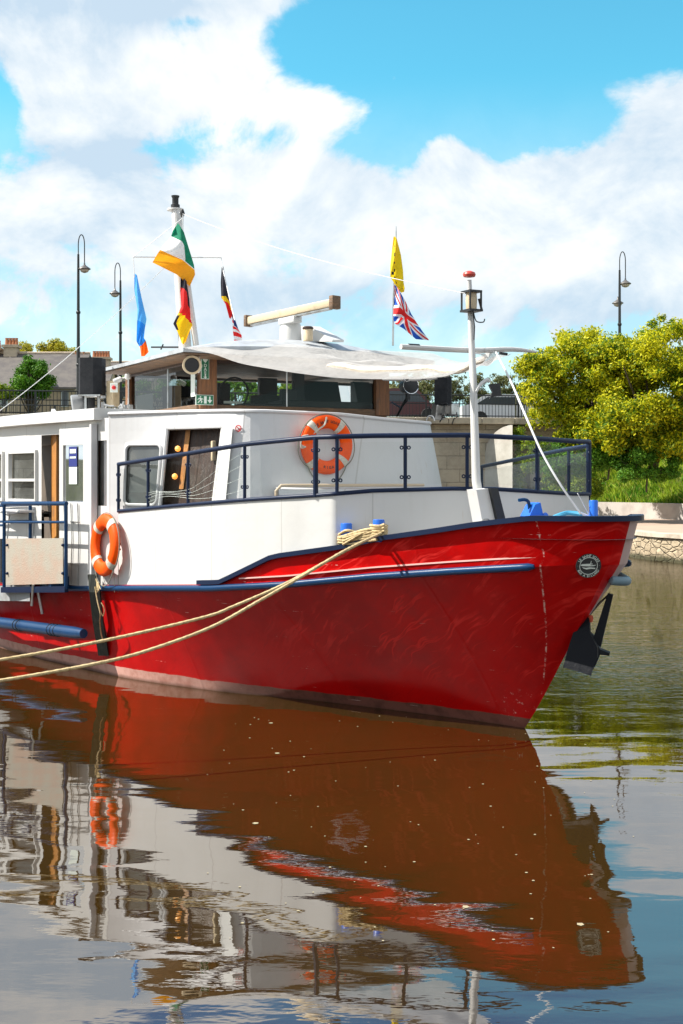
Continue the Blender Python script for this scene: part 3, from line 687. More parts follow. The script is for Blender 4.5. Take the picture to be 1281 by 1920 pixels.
# ---- houses at left behind the bridge
mat('slate', (.085,.075,.072), .7, noise=(1.5,(.13,.115,.10),.35,.7), bump=(25,.5)); mat('render_wall', (.50,.40,.29), .9, noise=(1,(.40,.31,.22),.4,.7)); mat('brick_pot', (.40,.16,.08), .8)
mat('chimney_stone', (.52,.42,.32), .9, noise=(3,(.38,.30,.23),.4,.7)); mat('win_dark', (.05,.06,.07), .2); mat('shutter', (.50,.55,.58), .6)
def house(px0, px1, yr, ye, Y, depth, chim, label, wins=()):
    a = at(px0, yr, Y+depth/2); b = at(px1, yr, Y+depth/2); zr = a.z; ze = at(0, ye, Y).z; x0, x1 = a.x, b.x; z0 = 4.6
    t = thing('house', ((x0+x1)/2, Y, z0), label, 'house'); c = Vector(((x0+x1)/2, Y, z0))
    mb = MB(); h = ze-z0; w_ = x1-x0
    v = [(x0,Y,z0),(x1,Y,z0),(x1,Y,ze),(x0,Y,ze),(x0,Y+depth,z0),(x1,Y+depth,z0),(x1,Y+depth,ze),(x0,Y+depth,ze),(x0,Y+depth/2,zr-.05),(x1,Y+depth/2,zr-.05)]
    mb.add([Vector(p)-c for p in v], [(0,1,2,3),(5,4,7,6),(1,5,6,9,2),(4,0,3,8,7)]); part('wall', mb, 'render_wall', t, False)
    o = .3; mb = MB()
    for sg, ya in ((1, Y-o), (-1, Y+depth+o)):
        zz = ze-.15
        mb.prism([Vector((x0-.15,ya,zz))-c, Vector((x1+.15,ya,zz))-c, Vector((x1+.15,Y+depth/2,zr+.1))-c, Vector((x0-.15,Y+depth/2,zr+.1))-c], (0,0,.14))
    rf = part('roof', mb, 'slate', t, False)
    part('ridge', MB().tube([Vector((x0-.15,Y+depth/2,zr+.2))-c, Vector((x1+.15,Y+depth/2,zr+.2))-c], .09, 6), 'chimney_stone', t, False)
    for (cx, cw, yt, nb, zb) in chim:
        X = (cx-640.5)/FOC*(Y+depth/2); wd = cw/FOC*(Y+depth/2); zt = at(0, yt, Y+depth/2).z
        m2 = MB().box(Vector((X, Y+depth/2, (zt+zb)/2))-c, (wd, .8, zt-zb)).box(Vector((X, Y+depth/2, zt-.1))-c, (wd+.22, 1.0, .16))
        ch = part('chimney', m2, 'chimney_stone', t, False)
        for i in range(nb):
            x = X-wd/2+wd*(i+.5)/nb; part('chimney_pot', MB().lathe(Vector((x, Y+depth/2, zt))-c, [(.12,0),(.09,.35),(.11,.42)], 8), 'brick_pot', ch)
    for (wx, wy, ww, wh) in wins:
        p0 = at(wx-ww/2, wy+wh/2, Y-.03); p1 = at(wx+ww/2, wy-wh/2, Y-.03); m_ = (p0+p1)/2
        fr = part('window', MB().box(m_-c, (p1.x-p0.x+.12, .06, p1.z-p0.z+.12)), 'shutter', t, False)
        part('pane', MB().box(m_-c+Vector((0,-.035,0)), (p1.x-p0.x, .02, p1.z-p0.z)), 'win_dark', fr, False)
    return t
house(-70, 46, 668, 722, 74, 7, [(22,24,647,4,8.0),(-4,10,652,2,8.0)], 'slate-roofed house at the far left edge with a broad cream chimney', [(8,750,10,22)])
house(46, 165, 668, 724, 78, 8, [(150,22,672,3,8.4)], 'long slate-roofed house behind the round green tree', [(122,748,10,26),(64,750,10,24)])
house(168, 212, 692, 730, 84, 6, [(190,32,670,6,7.5)], 'narrow house behind the loudspeaker topped by a wide chimney with six pots', [(200,750,8,18)])
house(205, 300, 684, 712, 92, 8, [], 'grey-roofed house seen low beside the wheelhouse roof', [(232,735,10,18)])
c = at(55,715,66); cl = ell_clumps(c, (1.05,1.0,1.35), 26, .36); tree('round_tree', (c.x, c.y, 4.6), cl, 12000, .085, 'leaf_green', 'round dark green tree in front of the slate roofs at far left', 'tree', trunk_r=.1)
c = at(4,742,64); cl = ell_clumps(c, (.5,.6,.6), 8, .3); tree('bush', (c.x, c.y, 4.6), cl, 3000, .08, 'leaf_lime', 'small green bush behind the bridge railing at the left edge', 'bush', trunk_r=.05)
for px, w_, lab in ((60,30,'golden-leaved tree behind the roof ridge, left of the pair'), (112,30,'golden-leaved tree behind the roof ridge, nearer the street lamp')):
    c = at(px,664,100); cl = ell_clumps(c, (w_*100/FOC,1.5,.95), 16, .5); tree('garden_tree', (c.x, c.y, 4.6), cl, 6000, .12, 'leaf_gold', lab, 'tree')
# trees and hedges behind the bridge, seen through and beside the wheelhouse
far = [(430,722,70,1.3,.75,'leaf_lime','lime bush behind the bridge, left in the wheelhouse windscreen'),(468,738,66,1.2,.55,'leaf_green','dark bush behind the bridge, second in the wheelhouse windscreen'),
       (545,738,66,1.2,.45,'leaf_lime','lime bush behind the bridge, third in the wheelhouse windscreen'),(610,736,66,1.5,.55,'leaf_lime','lime bush behind the bridge, fourth in the wheelhouse windscreen'),
       (500,745,68,1.6,.4,'leaf_green','low green hedge bush in the middle of the wheelhouse windscreen'),
       (760,738,75,1.9,1.3,'leaf_dull','dull olive tree behind the chrome searchlight'),(808,735,80,2.0,1.3,'leaf_dull','dull olive tree behind the dark column'),
       (862,735,82,2.1,1.3,'leaf_dull','thin olive tree just left of the white mast'),(925,740,82,2.1,1.2,'leaf_dull','thin olive tree right of the white mast'),
       (975,742,78,1.9,1.3,'leaf_dull','olive tree at the edge of the big yellow trees'),(700,740,78,1.5,.8,'leaf_dull','olive tree behind the right windscreen post'),
       (780,768,60,1.3,.25,'leaf_green','clipped green hedge behind the railing under the searchlight'),(925,768,60,1.2,.25,'leaf_green','clipped green hedge behind the railing right of the mast'),
       (300,726,72,2.0,1.15,'leaf_green','dark tree seen through the wheelhouse side window')]
for px, py, Y, rx, rz, lm, lab in far:
    c = at(px, py, Y); dull = lm == 'leaf_dull'
    cl = ell_clumps(c, (rx*1.15, 1.0, rz), 26, .34, twigs=30, shell=.45) + [((c.x+random.uniform(-rx,rx)*1.1, c.y, 4.7+random.uniform(.1,.9)), .45) for _ in range(12)] if dull else ell_clumps(c, (rx, 1.0, rz), 16, .34, twigs=14); tree('background_tree' if rz > .6 else 'hedge', (c.x, c.y, 4.6), cl, 9000 if dull else 6000, .085, lm, lab, 'tree' if rz > .6 else 'hedge', 'trees and hedges beyond the bridge', trunk_r=.06)
# parked vehicles on the bridge road, only roofs and windows visible through the railing
mat('van_white', (.7,.7,.7), .3); mat('car_red', (.10,.025,.025), .3); mat('car_grey', (.25,.27,.3), .3); mat('rubber', (.02,.02,.02), .8)
def car(px, Y, m_, label, lng=4.0, h=1.5):
    c = at(px, 780, Y); c.z = 4.79; t = thing('parked_car', c, label, 'car', 'cars parked beyond the bridge railing')
    prof = [(-lng/2,.35),(lng/2,.35),(lng/2,.75),(lng*.34,.85),(lng*.2,h-.06),(lng*.05,h),(-lng*.25,h),(-lng*.42,.95),(-lng/2,.9)]
    part('body', MB().prism([(x,0,z) for x, z in prof], (0,1.7,0)), m_, t, False)
    part('side_window', MB().prism([(lng*.29,-.86,.9),(lng*.17,-.86,h-.12),(-lng*.23,-.86,h-.12),(-lng*.36,-.86,.95)], (0,.02,0)), 'win_dark', t, False)
    for sx in (-1, 1):
        for sy in (-1, 1):
            part('wheel', MB().lathe((sx*lng*.31, sy*.82, .32), [(.30,-.1),(.32,-.05),(.32,.05),(.30,.1)], 16, Matrix.Rotation(R_(90),3,'X')), 'rubber', t)
car(748, 56.5, 'car_red', 'dark red car parked behind the railing below the searchlight'); car(950, 59, 'van_white', 'white car parked behind the railing right of the mast', 4.2, 1.4)

exec_boat = True
# =================================================================== BOAT
boat = thing('tour_boat', O, 'red and white river tour boat with blue railings moored in brown water', 'boat'); boat.rotation_euler = (0,0,-TH)
def tab(t):
    xs = [a for a, b in t]; ys = [b for a, b in t]
    return lambda x: float(np.interp(x, xs, ys))
def zfrom(tb, s, n):
    px, _ = pj(s, n); y = tb(px); return EYE+(HOR-y)*W(s, n, 0).y/FOC
Wk = [(0,0),(-.03,.02),(-.10,.05),(-.22,.09),(-.42,.17),(-.78,.32),(-1.2,.52),(-1.6,.72),(-2.1,.98),(-2.6,1.30),(-3.3,1.74),(-4.54,2.28),(-5.54,2.50),(-7,2.80),(-9,3.0),(-16,3.05)]
Rk = [(1.19,0),(1.17,.13),(1.10,.26),(.92,.43),(.62,.62),(-.02,.92),(-.62,1.20),(-1.02,1.42),(-1.6,1.74),(-2.35,2.05),(-3.1,2.24),(-4.4,2.48),(-5.5,2.72),(-7,3.02),(-9,3.15),(-16,3.15)]
Dk = [(1.31,0),(1.29,.15),(1.21,.29),(1.04,.45),(.72,.66),(.05,.95),(-.6,1.225),(-1.02,1.42),(-1.6,1.735),(-2.35,2.05),(-3.1,2.24),(-4.4,2.48),(-5.5,2.72),(-7,3.04),(-9,3.17),(-16,3.17)]
cap_t = tab([(400,1103),(515,1047),(640,1030),(720,1013),(815,1000),(900,987),(1000,976),(1080,970),(1120,969),(1150,969)])
rub_t = tab([(-100,1106),(120,1103),(400,1103),(540,1096),(700,1081),(850,1071),(1015,1062),(1100,1058)])
def dense(K, k=6): return [(p.x, p.y) for p in catmull([(a, b, 0) for a, b in K], k)]
Wd, Rd, Dd = dense(Wk), dense(Rk), dense(Dk)
NC = len(Wd)
def rz(s, n):
    return zfrom(rub_t, s, n) if s > -6 else 1.035
def dz(s, n):
    px, _ = pj(s, n)
    if px < 402 and n > .3: return rz(s, n)+.04
    if px > 1150 or s > .9: return 1.955
    return max(zfrom(cap_t, s, n), rz(s, n)+.04)
Rz = [min(rz(*p), 1.58) for p in Rd]; Dz = [dz(*p) for p in Dd]
for i in range(3): pass
def hull_cols(sg):
    cols = []
    for i in range(NC):
        (ws_, wn_), (rs, rn), (ds, dn) = Wd[i], Rd[i], Dd[i]; col = []
        col.append(B(ws_-.12, sg*wn_*.8, -.45)); col.append(B(ws_, sg*wn_, 0))
        for k in range(1, 9):
            t = k/9; zt = Rz[i]*t; e = t**1.12
            # the stem keeps a straight rake; sides flare
            col.append(B(ws_+(rs-ws_)*(t**(.92+.2*min(1,i/12))), sg*(wn_+(rn-wn_)*e), zt))
        col.append(B(rs, sg*rn, Rz[i])); m_ = .5
        col.append(B((rs+ds)/2, sg*(rn+dn)/2, (Rz[i]+Dz[i])/2)); col.append(B(ds, sg*dn, Dz[i])); cols.append(col)
    return cols
near = hull_cols(1); farc = hull_cols(-1)
mb = MB(); mb.grid(near, 0)
def fm(u, v): return 1 if 5.5 < u*(NC-2) < 29 else 0
mb.grid(farc, fm)
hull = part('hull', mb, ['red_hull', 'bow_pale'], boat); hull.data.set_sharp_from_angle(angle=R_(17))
path_D = [B(ds, dn, Dz[i]) for i, (ds, dn) in enumerate(Dd)]; path_Df = [B(ds, -dn, Dz[i]) for i, (ds, dn) in enumerate(Dd)]
i400 = next(i for i in range(NC) if pj(*Dd[i])[0] < 400)
capp = path_Df[::-1][NC-1-i400-2:-1] + path_D[:i400+2]
part('cap_rail', MB().strip([p+Vector((0,0,.022)) for p in capp], (0,0,1), .10, .045), 'navy', hull)
# rub rails (half-round, blue) both sides
i1015 = next(i for i in range(NC) if pj(*Rd[i])[0] < 1015)
for sg in (1, -1):
    pth = [B(Rd[i][0], sg*(Rd[i][1]+.03), Rz[i]) for i in range(i1015 if sg > 0 else 20, NC)]
    part('rub_rail', MB().tube(pth, [.02]+[.033]*(len(pth)-1), 10), 'navy' if sg < 0 else 'blue_rail', hull)
pth = [B(Rd[i][0]*.5+Dd[i][0]*.5, (Rd[i][1]*.72+Dd[i][1]*.28)+.012, Rz[i]*.72+Dz[i]*.28) for i in range(i1015, i400+1)]
pth = [B(Rd[i][0], Rd[i][1]+.012, Rz[i]+min(.085, (Dz[i]-Rz[i])*.8)) for i in range(i1015, i400-3)]
mat('pink_line', (.75,.42,.38), .5)
part('pinstripe', MB().strip(pth, (0,0,1), .016, .014), 'pink_line', hull)
# blue nose block of the far-side rub rail wrapping round the stem
nose = catmull([B(1.08,-.10,1.44), B(1.09,-.22,1.43), B(1.00,-.36,1.42), B(.78,-.51,1.42), B(.50,-.65,1.44)], 5)
part('nose_fender', MB().tube(nose, [.015]+[.040]*(len(nose)-2)+[.035], 10), 'stemblue' if 'stemblue' in MATS else mat('stemblue', (.14,.22,.27), .5).name, hull)
# decks
def half(i): return Dd[i]
mb = MB(); rows = []
for i in range(0, i400+10): s_, n_ = Dd[i]; rows.append([B(s_, n_*k, min(Dz[i], 1.9)-.10 if i < i400-5 else 1.58) for k in (-.97,-.5,0,.5,.97)])
mb.grid(rows); part('foredeck', mb, 'deck_grey', boat, False)
mb = MB(); rows = []
for i in range(i400, NC): s_, n_ = Dd[i]; rows.append([B(s_, n_*k, 1.0) for k in (-.86,0,.86)])
mb.grid(rows); part('main_deck', mb, 'deck_grey', boat, False)

# ---- bulwark (white) with blue rails and glass above
Bp = [(-4.42,2.46),(-3.75,2.35),(-3.1,2.22),(-2.35,2.02),(-1.7,1.75),(-1.38,1.585),(-1.16,1.475),(-1.08,1.42),(-1.045,1.33),(-.86,.95),(-.61,.50),(-.48,.2),(-.45,0)]
Bfull = dense(Bp, 6)
Bfar = dense([(-.45,0),(-.46,-.2),(-.52,-.55),(-.66,-1.0),(-.80,-1.36),(-.90,-1.47),(-1.15,-1.58),(-1.7,-1.80),(-2.35,-2.02),(-3.1,-2.22),(-3.75,-2.35),(-4.3,-2.45)], 6)[1:]
far_top = tab([(853,880),(903,875),(985,858),(1060,843),(1103,836)])
top_t = tab([(213,872),(278,862),(355,850),(460,833),(590,820),(700,817),(875,816),(1000,822),(1085,828)]); bot_t = tab([(213,960),(330,949),(460,938),(590,930),(700,921),(850,917),(930,918),(1060,926),(1085,927)])
def bz(tb, s, n, base):
    if n > -1.2: return zfrom(tb, s, n)
    return None
zt_n = [zfrom(top_t, s, n) for s, n in Bfull]; zb_n = [zfrom(bot_t, s, n) for s, n in Bfull]
zt_f = []; zb_f = []
for j, (s, n) in enumerate(Bfar):
    if n > -1.46: zt_f.append(zfrom(top_t, s, n)); zb_f.append(zfrom(bot_t, s, n)); last = (zt_f[-1], zb_f[-1], s)
    else: z_ = min(last[0], zfrom(far_top, s, n)); zt_f.append(z_); zb_f.append(last[1]-min(.20, (last[2]-s)*.6)-(last[0]-z_))
ALL = Bfull+Bfar; ZT = zt_n+zt_f; ZB = zb_n+zb_f; NA = len(ALL)
def deck_low(s, n):
    # bottom of the white plate: at the rub rail aft, at the cap rail forward
    an = abs(n); i = min(range(NC), key=lambda i: (Dd[i][0]-s)**2+(Dd[i][1]-an)**2)
    if (Dd[i][0]-s)**2+(Dd[i][1]-an)**2 > .05: return 1.55
    return min(Dz[i], 1.9)-.02
lows = [deck_low(s, n) for s, n in ALL]
mb = MB(); inner = []
for j, (s, n) in enumerate(ALL):
    pass
P = [[B(s, n, lows[j]+(ZB[j]-lows[j])*k/5) for k in range(6)] for j, (s, n) in enumerate(ALL)]
ctr = (-4.4, 0)
Pi = [[B(s-.03 if abs(n) < 1.3 else s, n-math.copysign(.035, n) if abs(n) > 1.0 else n, lows[j]+(ZB[j]-lows[j])*k/5) for k in range(6)] for j, (s, n) in enumerate(ALL)]
split = next(j for j, (s, n) in enumerate(ALL) if n < 1.40)
mb.grid(P); mb.grid(Pi); part('bulwark', mb, 'white_paint', boat, True, recal=False)
rl = thing  # (naming only)
railg = MB().tube([B(s, n, ZT[j]) for j, (s, n) in enumerate(ALL)], .024, 10); railing_o = part('railing', railg, 'navy', boat)
part('lower_rail', MB().tube([B(s, n, ZB[j]+.005) for j, (s, n) in enumerate(ALL)], .020, 10), 'navy', railing_o)
PX = [pj(s, n)[0] for s, n in ALL]
def on_path(px):
    """position on the near/front run of the railing under a photo column"""
    px = max(px, PX[0]+.01)
    for j in range(NA-1):
        if PX[j] <= px <= PX[j+1]:
            f_ = (px-PX[j])/(PX[j+1]-PX[j]+1e-9); a, b = ALL[j], ALL[j+1]
            return (a[0]+(b[0]-a[0])*f_, a[1]+(b[1]-a[1])*f_, ZB[j]+(ZB[j+1]-ZB[j])*f_, ZT[j]+(ZT[j+1]-ZT[j])*f_, j+f_)
    return None
def idx_pt(jf):
    j = min(int(jf), NA-2); f_ = jf-j; a, b = ALL[j], ALL[j+1]
    return (a[0]+(b[0]-a[0])*f_, a[1]+(b[1]-a[1])*f_, ZB[j]+(ZB[j+1]-ZB[j])*f_, ZT[j]+(ZT[j+1]-ZT[j])*f_, jf)
posts = [on_path(p) for p in (214,278,353,459,592,632,760,876,1007)]
jc = max(range(NA), key=lambda j: PX[j]); posts += [idx_pt(jc-.5), idx_pt(jc+3), idx_pt(jc+13), idx_pt(jc+22), idx_pt(NA-1.001)]
for k, p in enumerate(posts):
    s, n, zb, zt, jf = p
    po = part('post', MB().tube([B(s, n, zb-.01), B(s, n, zt)], .018 if k not in (4,9) else .026, 8), 'navy', railing_o)
# glass panels between posts, with small round clamps
for a, b in zip(posts[:-1], posts[1:]):
    if b[4]-a[4] < .6: continue
    js = np.linspace(a[4]+.12, b[4]-.12, max(3, int((b[4]-a[4])*1.5)))
    pts = [idx_pt(j) for j in js]
    G = [[B(q[0], q[1], q[2]+.05), B(q[0], q[1], q[3]-.06)] for q in pts]
    part('glass_panel', MB().grid(G), 'rail_glass', railing_o, True)
mb = MB()
def ring(mb, c, r, t, ax1, ax2, seg=14):
    mb.tube([c+ax1*math.cos(a)*r+ax2*math.sin(a)*r for a in np.linspace(0, 2*math.pi, seg, endpoint=False)], t, 6, closed=True)
for k, p in enumerate(posts[:-2]):
    s, n, zb, zt, jf = p
    q = idx_pt(max(0, jf-.3)); q2 = idx_pt(min(NA-1.01, jf+.3)); tdir = (B(q2[0],q2[1],0)-B(q[0],q[1],0)).normalized()
    for fz in (.24, .78):
        for sg in (-1, 1):
            mb = MB(); ring(mb, B(s, n, zb+(zt-zb)*fz)+tdir*sg*.034, .014, .0065, tdir, Vector((0,0,1)))
            part('glass_clamp', mb, 'navy', railing_o)
# thin white wavy lines on the first glass panels
mb = MB()
for k in range(4):
    a, b = posts[1], posts[3]; pts = []
    for i in range(26):
        u = i/25; q = idx_pt(a[4]+.2+(b[4]-a[4]-.5)*u); zz = q[2]+.07+.05*k*(.35+u)+.05*math.sin(u*6+k*.5)*(1-u*.5)+.28*max(0,u-.55)*(k*.35+.3); 
        if zz > q[3]-.08: break
        pts.append(B(q[0], q[1]+.008, zz))
    if len(pts) > 3: mb.tube(pts, .0014, 4)
part('wavy_line', mb, 'sign_white', railing_o)

# ---- superstructure: side wall, flank, curved front
def side_n(s): 
    ss = [a for a, b in Rd][::-1]; nn = [b for a, b in Rd][::-1]; return float(np.interp(s, ss, nn))-.03
def wall_cells(Pf, us, vs, holes):
    mb = MB()
    for i in range(len(us)-1):
        for j in range(len(vs)-1):
            u = (us[i]+us[i+1])/2; v = (vs[j]+vs[j+1])/2
            if any(h[0] < u < h[1] and h[2] < v < h[3] for h in holes): continue
            mb.add([Pf(us[i], vs[j]), Pf(us[i+1], vs[j]), Pf(us[i+1], vs[j+1]), Pf(us[i], vs[j+1])], [(0,1,2,3)])
    return mb
def merged(*ls): return sorted(set(round(x, 4) for l in ls for x in l))
def solid(o, t, off=-1):
    m_ = o.modifiers.new('solid', 'SOLIDIFY'); m_.thickness = t; m_.offset = off; return o
def s_at(px, n=None):
    lo, hi = -30.0, -2.0
    for _ in range(50):
        m_ = (lo+hi)/2
        if pj(m_, side_n(m_))[0] < px: lo = m_
        else: hi = m_
    return (lo+hi)/2
def zs(py, s): return EYE+(HOR-py)*W(s, side_n(s), 0).y/FOC
ROOF_Z = 3.0
sA = s_at(204)
def side_P(u, v): return B(u, side_n(u), v)
h_door = (s_at(78), s_at(119), 1.02, 2.86)
h_w1 = (s_at(19), s_at(70), 2.03, 2.62); h_narrow = (s_at(184), s_at(200.5), 2.0, 2.76)
holes = [h_door, h_narrow]; wins = [(s_at(20), s_at(70))]; k = s_at(20)-.12; wl_ = s_at(70)-s_at(20)
wins.append((s_at(-32), s_at(8)))
for q in range(5): wins.append((wins[-1][0]-.25-1.1, wins[-1][0]-.25))
for a, b in wins: holes.append((a, b, 2.04, 2.66))
us = merged([-16], [x for h in holes for x in h[:2]], np.linspace(-16, sA, 40), [sA]); vs = merged([1.0, 3.02], [x for h in holes for x in h[2:4]], [1.5])
def mkwall(Pf, us, vs, holes):
    mb = wall_cells(Pf, us, vs, holes); return mb
cabin = part('cabin', mkwall(side_P, us, vs, holes), 'white_paint', boat, False, recal=False)
for a, b in wins:
    fr = MB()
    for z in (2.04, 2.30, 2.66): fr.strip([B(a, side_n(a)+.01, z), B(b, side_n(b)+.01, z)], (0,0,1), .05, .035)
    for s in (a, b): fr.box(B(s, side_n(s)+.01, 2.35), (.035,.05,.66))
    wf = part('window', fr, 'white_paint', cabin, False)
    part('pane', MB().add([side_P(a,2.04)+Vector((0,.03,0)), side_P(b,2.04)+Vector((0,.03,0)), side_P(b,2.66)+Vector((0,.03,0)), side_P(a,2.66)+Vector((0,.03,0))], [(0,1,2,3)]), 'window_glass', wf, False)
# narrow window and open sliding door leaf
a, b = h_narrow[:2]
part('window', MB().add([side_P(a,2.0)+Vector((0,.03,0)), side_P(b,2.0)+Vector((0,.03,0)), side_P(b,2.76)+Vector((0,.03,0)), side_P(a,2.76)+Vector((0,.03,0))], [(0,1,2,3)]), 'window_glass', cabin, False, label='narrow dark window behind the corner post')
def offP(u, v, o): return B(u, side_n(u)+o, v)
d0, d1 = s_at(121), s_at(180); g0, g1 = s_at(128), s_at(166)
vz = [1.04, 1.35, 1.72, 2.04, 2.72, 2.92]
mbd = wall_cells(lambda u, v: offP(u, v, .05), [d0, g0, g1, d1], vz, [(g0, g1, 2.04, 2.72)])
door = solid(part('sliding_door', mbd, 'white_paint', cabin, False, recal=False), .03, 0)
part('door_pane', MB().add([offP(g0,2.04,.045), offP(g1,2.04,.045), offP(g1,2.72,.045), offP(g0,2.72,.045)], [(0,1,2,3)]), 'window_glass', door, False)
st = MB().add([offP(s_at(138),2.46,.056), offP(s_at(153),2.46,.056), offP(s_at(153),2.70,.056), offP(s_at(138),2.70,.056)], [(0,1,2,3)])
for zz, hh in ((2.645,.05),(2.57,.022)): st.add([offP(s_at(140),zz-hh/2,.059), offP(s_at(151.5),zz-hh/2,.059), offP(s_at(151.5),zz+hh/2,.059), offP(s_at(140),zz+hh/2,.059)], [(0,1,2,3)], 1)
st.add([offP(s_at(138),2.25,.056), offP(s_at(153),2.25,.056), offP(s_at(153),2.455,.056), offP(s_at(138),2.455,.056)], [(0,1,2,3)], 1)
mat('sticker_blue', (.02,.03,.20), .4)
part('notice', st, ['sticker_blue', 'sign_white'], door, False)
mb = MB()
for z in (1.30, 1.80): mb.box(offP((g0+g1)/2, z, .075), (g1-g0+.1, .008, .012))
for u in (g0+.05, g0+.22, g1-.1): mb.tube([offP(u, 1.05, .08), offP(u+.03, 1.6, .08), offP(u, 2.02, .08)], .006, 5)
part('door_fitting', mb, 'steel', door)
part('corner_post', MB().box(B(s_at(182), side_n(s_at(182))+.045, 1.98), (.07,.07,1.95)), 'grey_white', cabin, False)
mat('door_orange', (.50,.22,.05), .5)
# fascia, roof
mb = MB(); rows = []
for s in list(np.linspace(-16, -6.61, 22))+list(np.linspace(-6.6, s_at(192), 10)):
    n = side_n(s)+.10; m = n if s < -6.6 else 1.0; rows.append([B(s, n, 3.0), B(s, n, 3.13), B(s, n-.05, 3.14), B(s, n*.6, 3.125), B(s, 0, 3.12), B(s, -m*.6, 3.125), B(s, -m, 3.13), B(s, -m, 3.0), B(s, -m+.2, 2.99), B(s, 0, 2.99), B(s, n-.2, 2.99), B(s, n, 3.0)])
mb.grid(rows); nb_ = len(mb.v); mb.add(rows[0], [tuple(range(11))]); mb.add(rows[-1], [tuple(range(11))[::-1]])
part('cabin_roof', mb, 'white_paint', cabin)
# far side wall and interior
mb = MB().grid([[B(s, -side_n(s), 1.0), B(s, -side_n(s), 3.0)] for s in np.linspace(-16, -6.6, 20)]); part('far_wall', mb, 'white_paint', cabin, False)
mb = MB().grid([[B(s, .3, 1.02), B(s, .3, 3.0)] for s in (-16, -5.2)]); mb.grid([[B(s, .3, 1.03), B(s, side_n(s)-.1, 1.03)] for s in (-16, -9, -5.2)])
mb.add([B(-5.2,.3,1.02),B(-5.2,2.5,1.02),B(-5.2,2.5,2.98),B(-5.2,.3,2.98)],[(0,1,2,3)])
part('saloon_lining', mb, 'interior', cabin, False)
part('door_jamb', MB().box(B(s_at(88), side_n(s_at(88))-.10, 1.95), (.24,.03,1.85)), 'wood_door', cabin, False)
mb = MB()
for i in range(12):
    s = -6.2-i*.8; mb.box(B(s, 1.6, 1.75), (.5,.5,.05)); mb.box(B(s, 1.6, 1.4), (.06,.06,.7))
part('saloon_table', mb, 'wood_dark', cabin, False)

# flank + front
Fp = [(sA, side_n(sA)), (-4.0,2.17), (-3.35,1.88), (-2.98,1.68), (-2.82,1.45), (-2.76,1.0), (-2.78,.4), (-2.88,-.3), (-3.08,-.85), (-3.38,-1.22), (-3.75,-1.48), (-4.4,-1.85), (-5.3,-2.35)]
Fd = dense(Fp, 6); FL = [0]
for a, b in zip(Fd[:-1], Fd[1:]): FL.append(FL[-1]+math.dist(a, b))
ftop_t = tab([(190,775),(430,771),(500,772),(640,778),(720,787),(825,796),(840,797)])
def F_pt(u, z, off=0.0):
    s = float(np.interp(u, FL, [p[0] for p in Fd])); n = float(np.interp(u, FL, [p[1] for p in Fd]))
    e = .02; s2 = float(np.interp(u+e, FL, [p[0] for p in Fd])); n2 = float(np.interp(u+e, FL, [p[1] for p in Fd])); s1 = float(np.interp(u-e, FL, [p[0] for p in Fd])); n1_ = float(np.interp(u-e, FL, [p[1] for p in Fd]))
    t = Vector((s2-s1, n2-n1_)); t.normalize(); nv = Vector((-t.y, t.x))      # outward in (s,n)
    if nv.x < 0 and u > 1: nv = -nv
    if u <= 1 and nv.y < 0: nv = -nv
    lean = -.15*(z-2.2)/.8*min(1, u/1.2) + off
    return B(s+nv.x*lean, n+nv.y*lean, z)
def u_at(px, z=2.5):
    best = min(np.linspace(0, FL[-1]*.8, 1600), key=lambda u: abs((lambda p: 640.5+FOC*(BM@p).x/(BM@p).y-px)(F_pt(u, z))))
    return float(best)
def F_top(u):
    p = F_pt(u, 3.0); px = 640.5+FOC*(BM@p).x/(BM@p).y; y = ftop_t(px)
    z = EYE+(HOR-y)*(BM@p).y/FOC; return min(max(z, 2.90), 3.06)
uw0, uw1 = u_at(236), u_at(303); ud0, ud1 = u_at(312), u_at(405, 2.3)
fz0 = 1.62
holesF = [(ud0, ud1, 1.75, 2.86)]
us = merged([0, FL[-1]], [ud0, ud1, uw0, uw1], np.linspace(0, FL[-1], 60)); vs = merged([1.0, 1.75, 2.0, 2.72, 2.86, 3.0])
mb = MB()
for i in range(len(us)-1):
    for j in range(len(vs)-1):
        u = (us[i]+us[i+1])/2; v = (vs[j]+vs[j+1])/2
        if any(h[0] < u < h[1] and h[2] < v < h[3] for h in holesF): continue
        if uw0 < u < uw1 and 2.0 < v < 2.72: continue
        za = [vs[j], vs[j+1]]; 
        tz = lambda uu, z: (F_top(uu) if z >= 3.0 else z)
        mb.add([F_pt(us[i], tz(us[i],za[0])), F_pt(us[i+1], tz(us[i+1],za[0])), F_pt(us[i+1], tz(us[i+1],za[1])), F_pt(us[i], tz(us[i],za[1]))], [(0,1,2,3)])
front = part('front_cabin', mb, 'grey_white', boat, True, recal=False)
# cabin top (slightly cambered) closing the front cabin
rows = []
tops = [F_pt(u, F_top(u)) for u in np.linspace(0, FL[-1], 48)]; cen = B(-5.2, .1, 3.09)
rows = [[p.lerp(cen, k/6)+Vector((0,0,.025*math.sin(k/6*math.pi/2)*(1 if k < 6 else 1))) for k in range(7)] for p in tops]
part('top_deck', MB().grid(rows), 'grey_white', front)
part('roof_edge', MB().tube([p+Vector((0,0,.005)) for p in tops], .022, 7), 'grey_white', front)
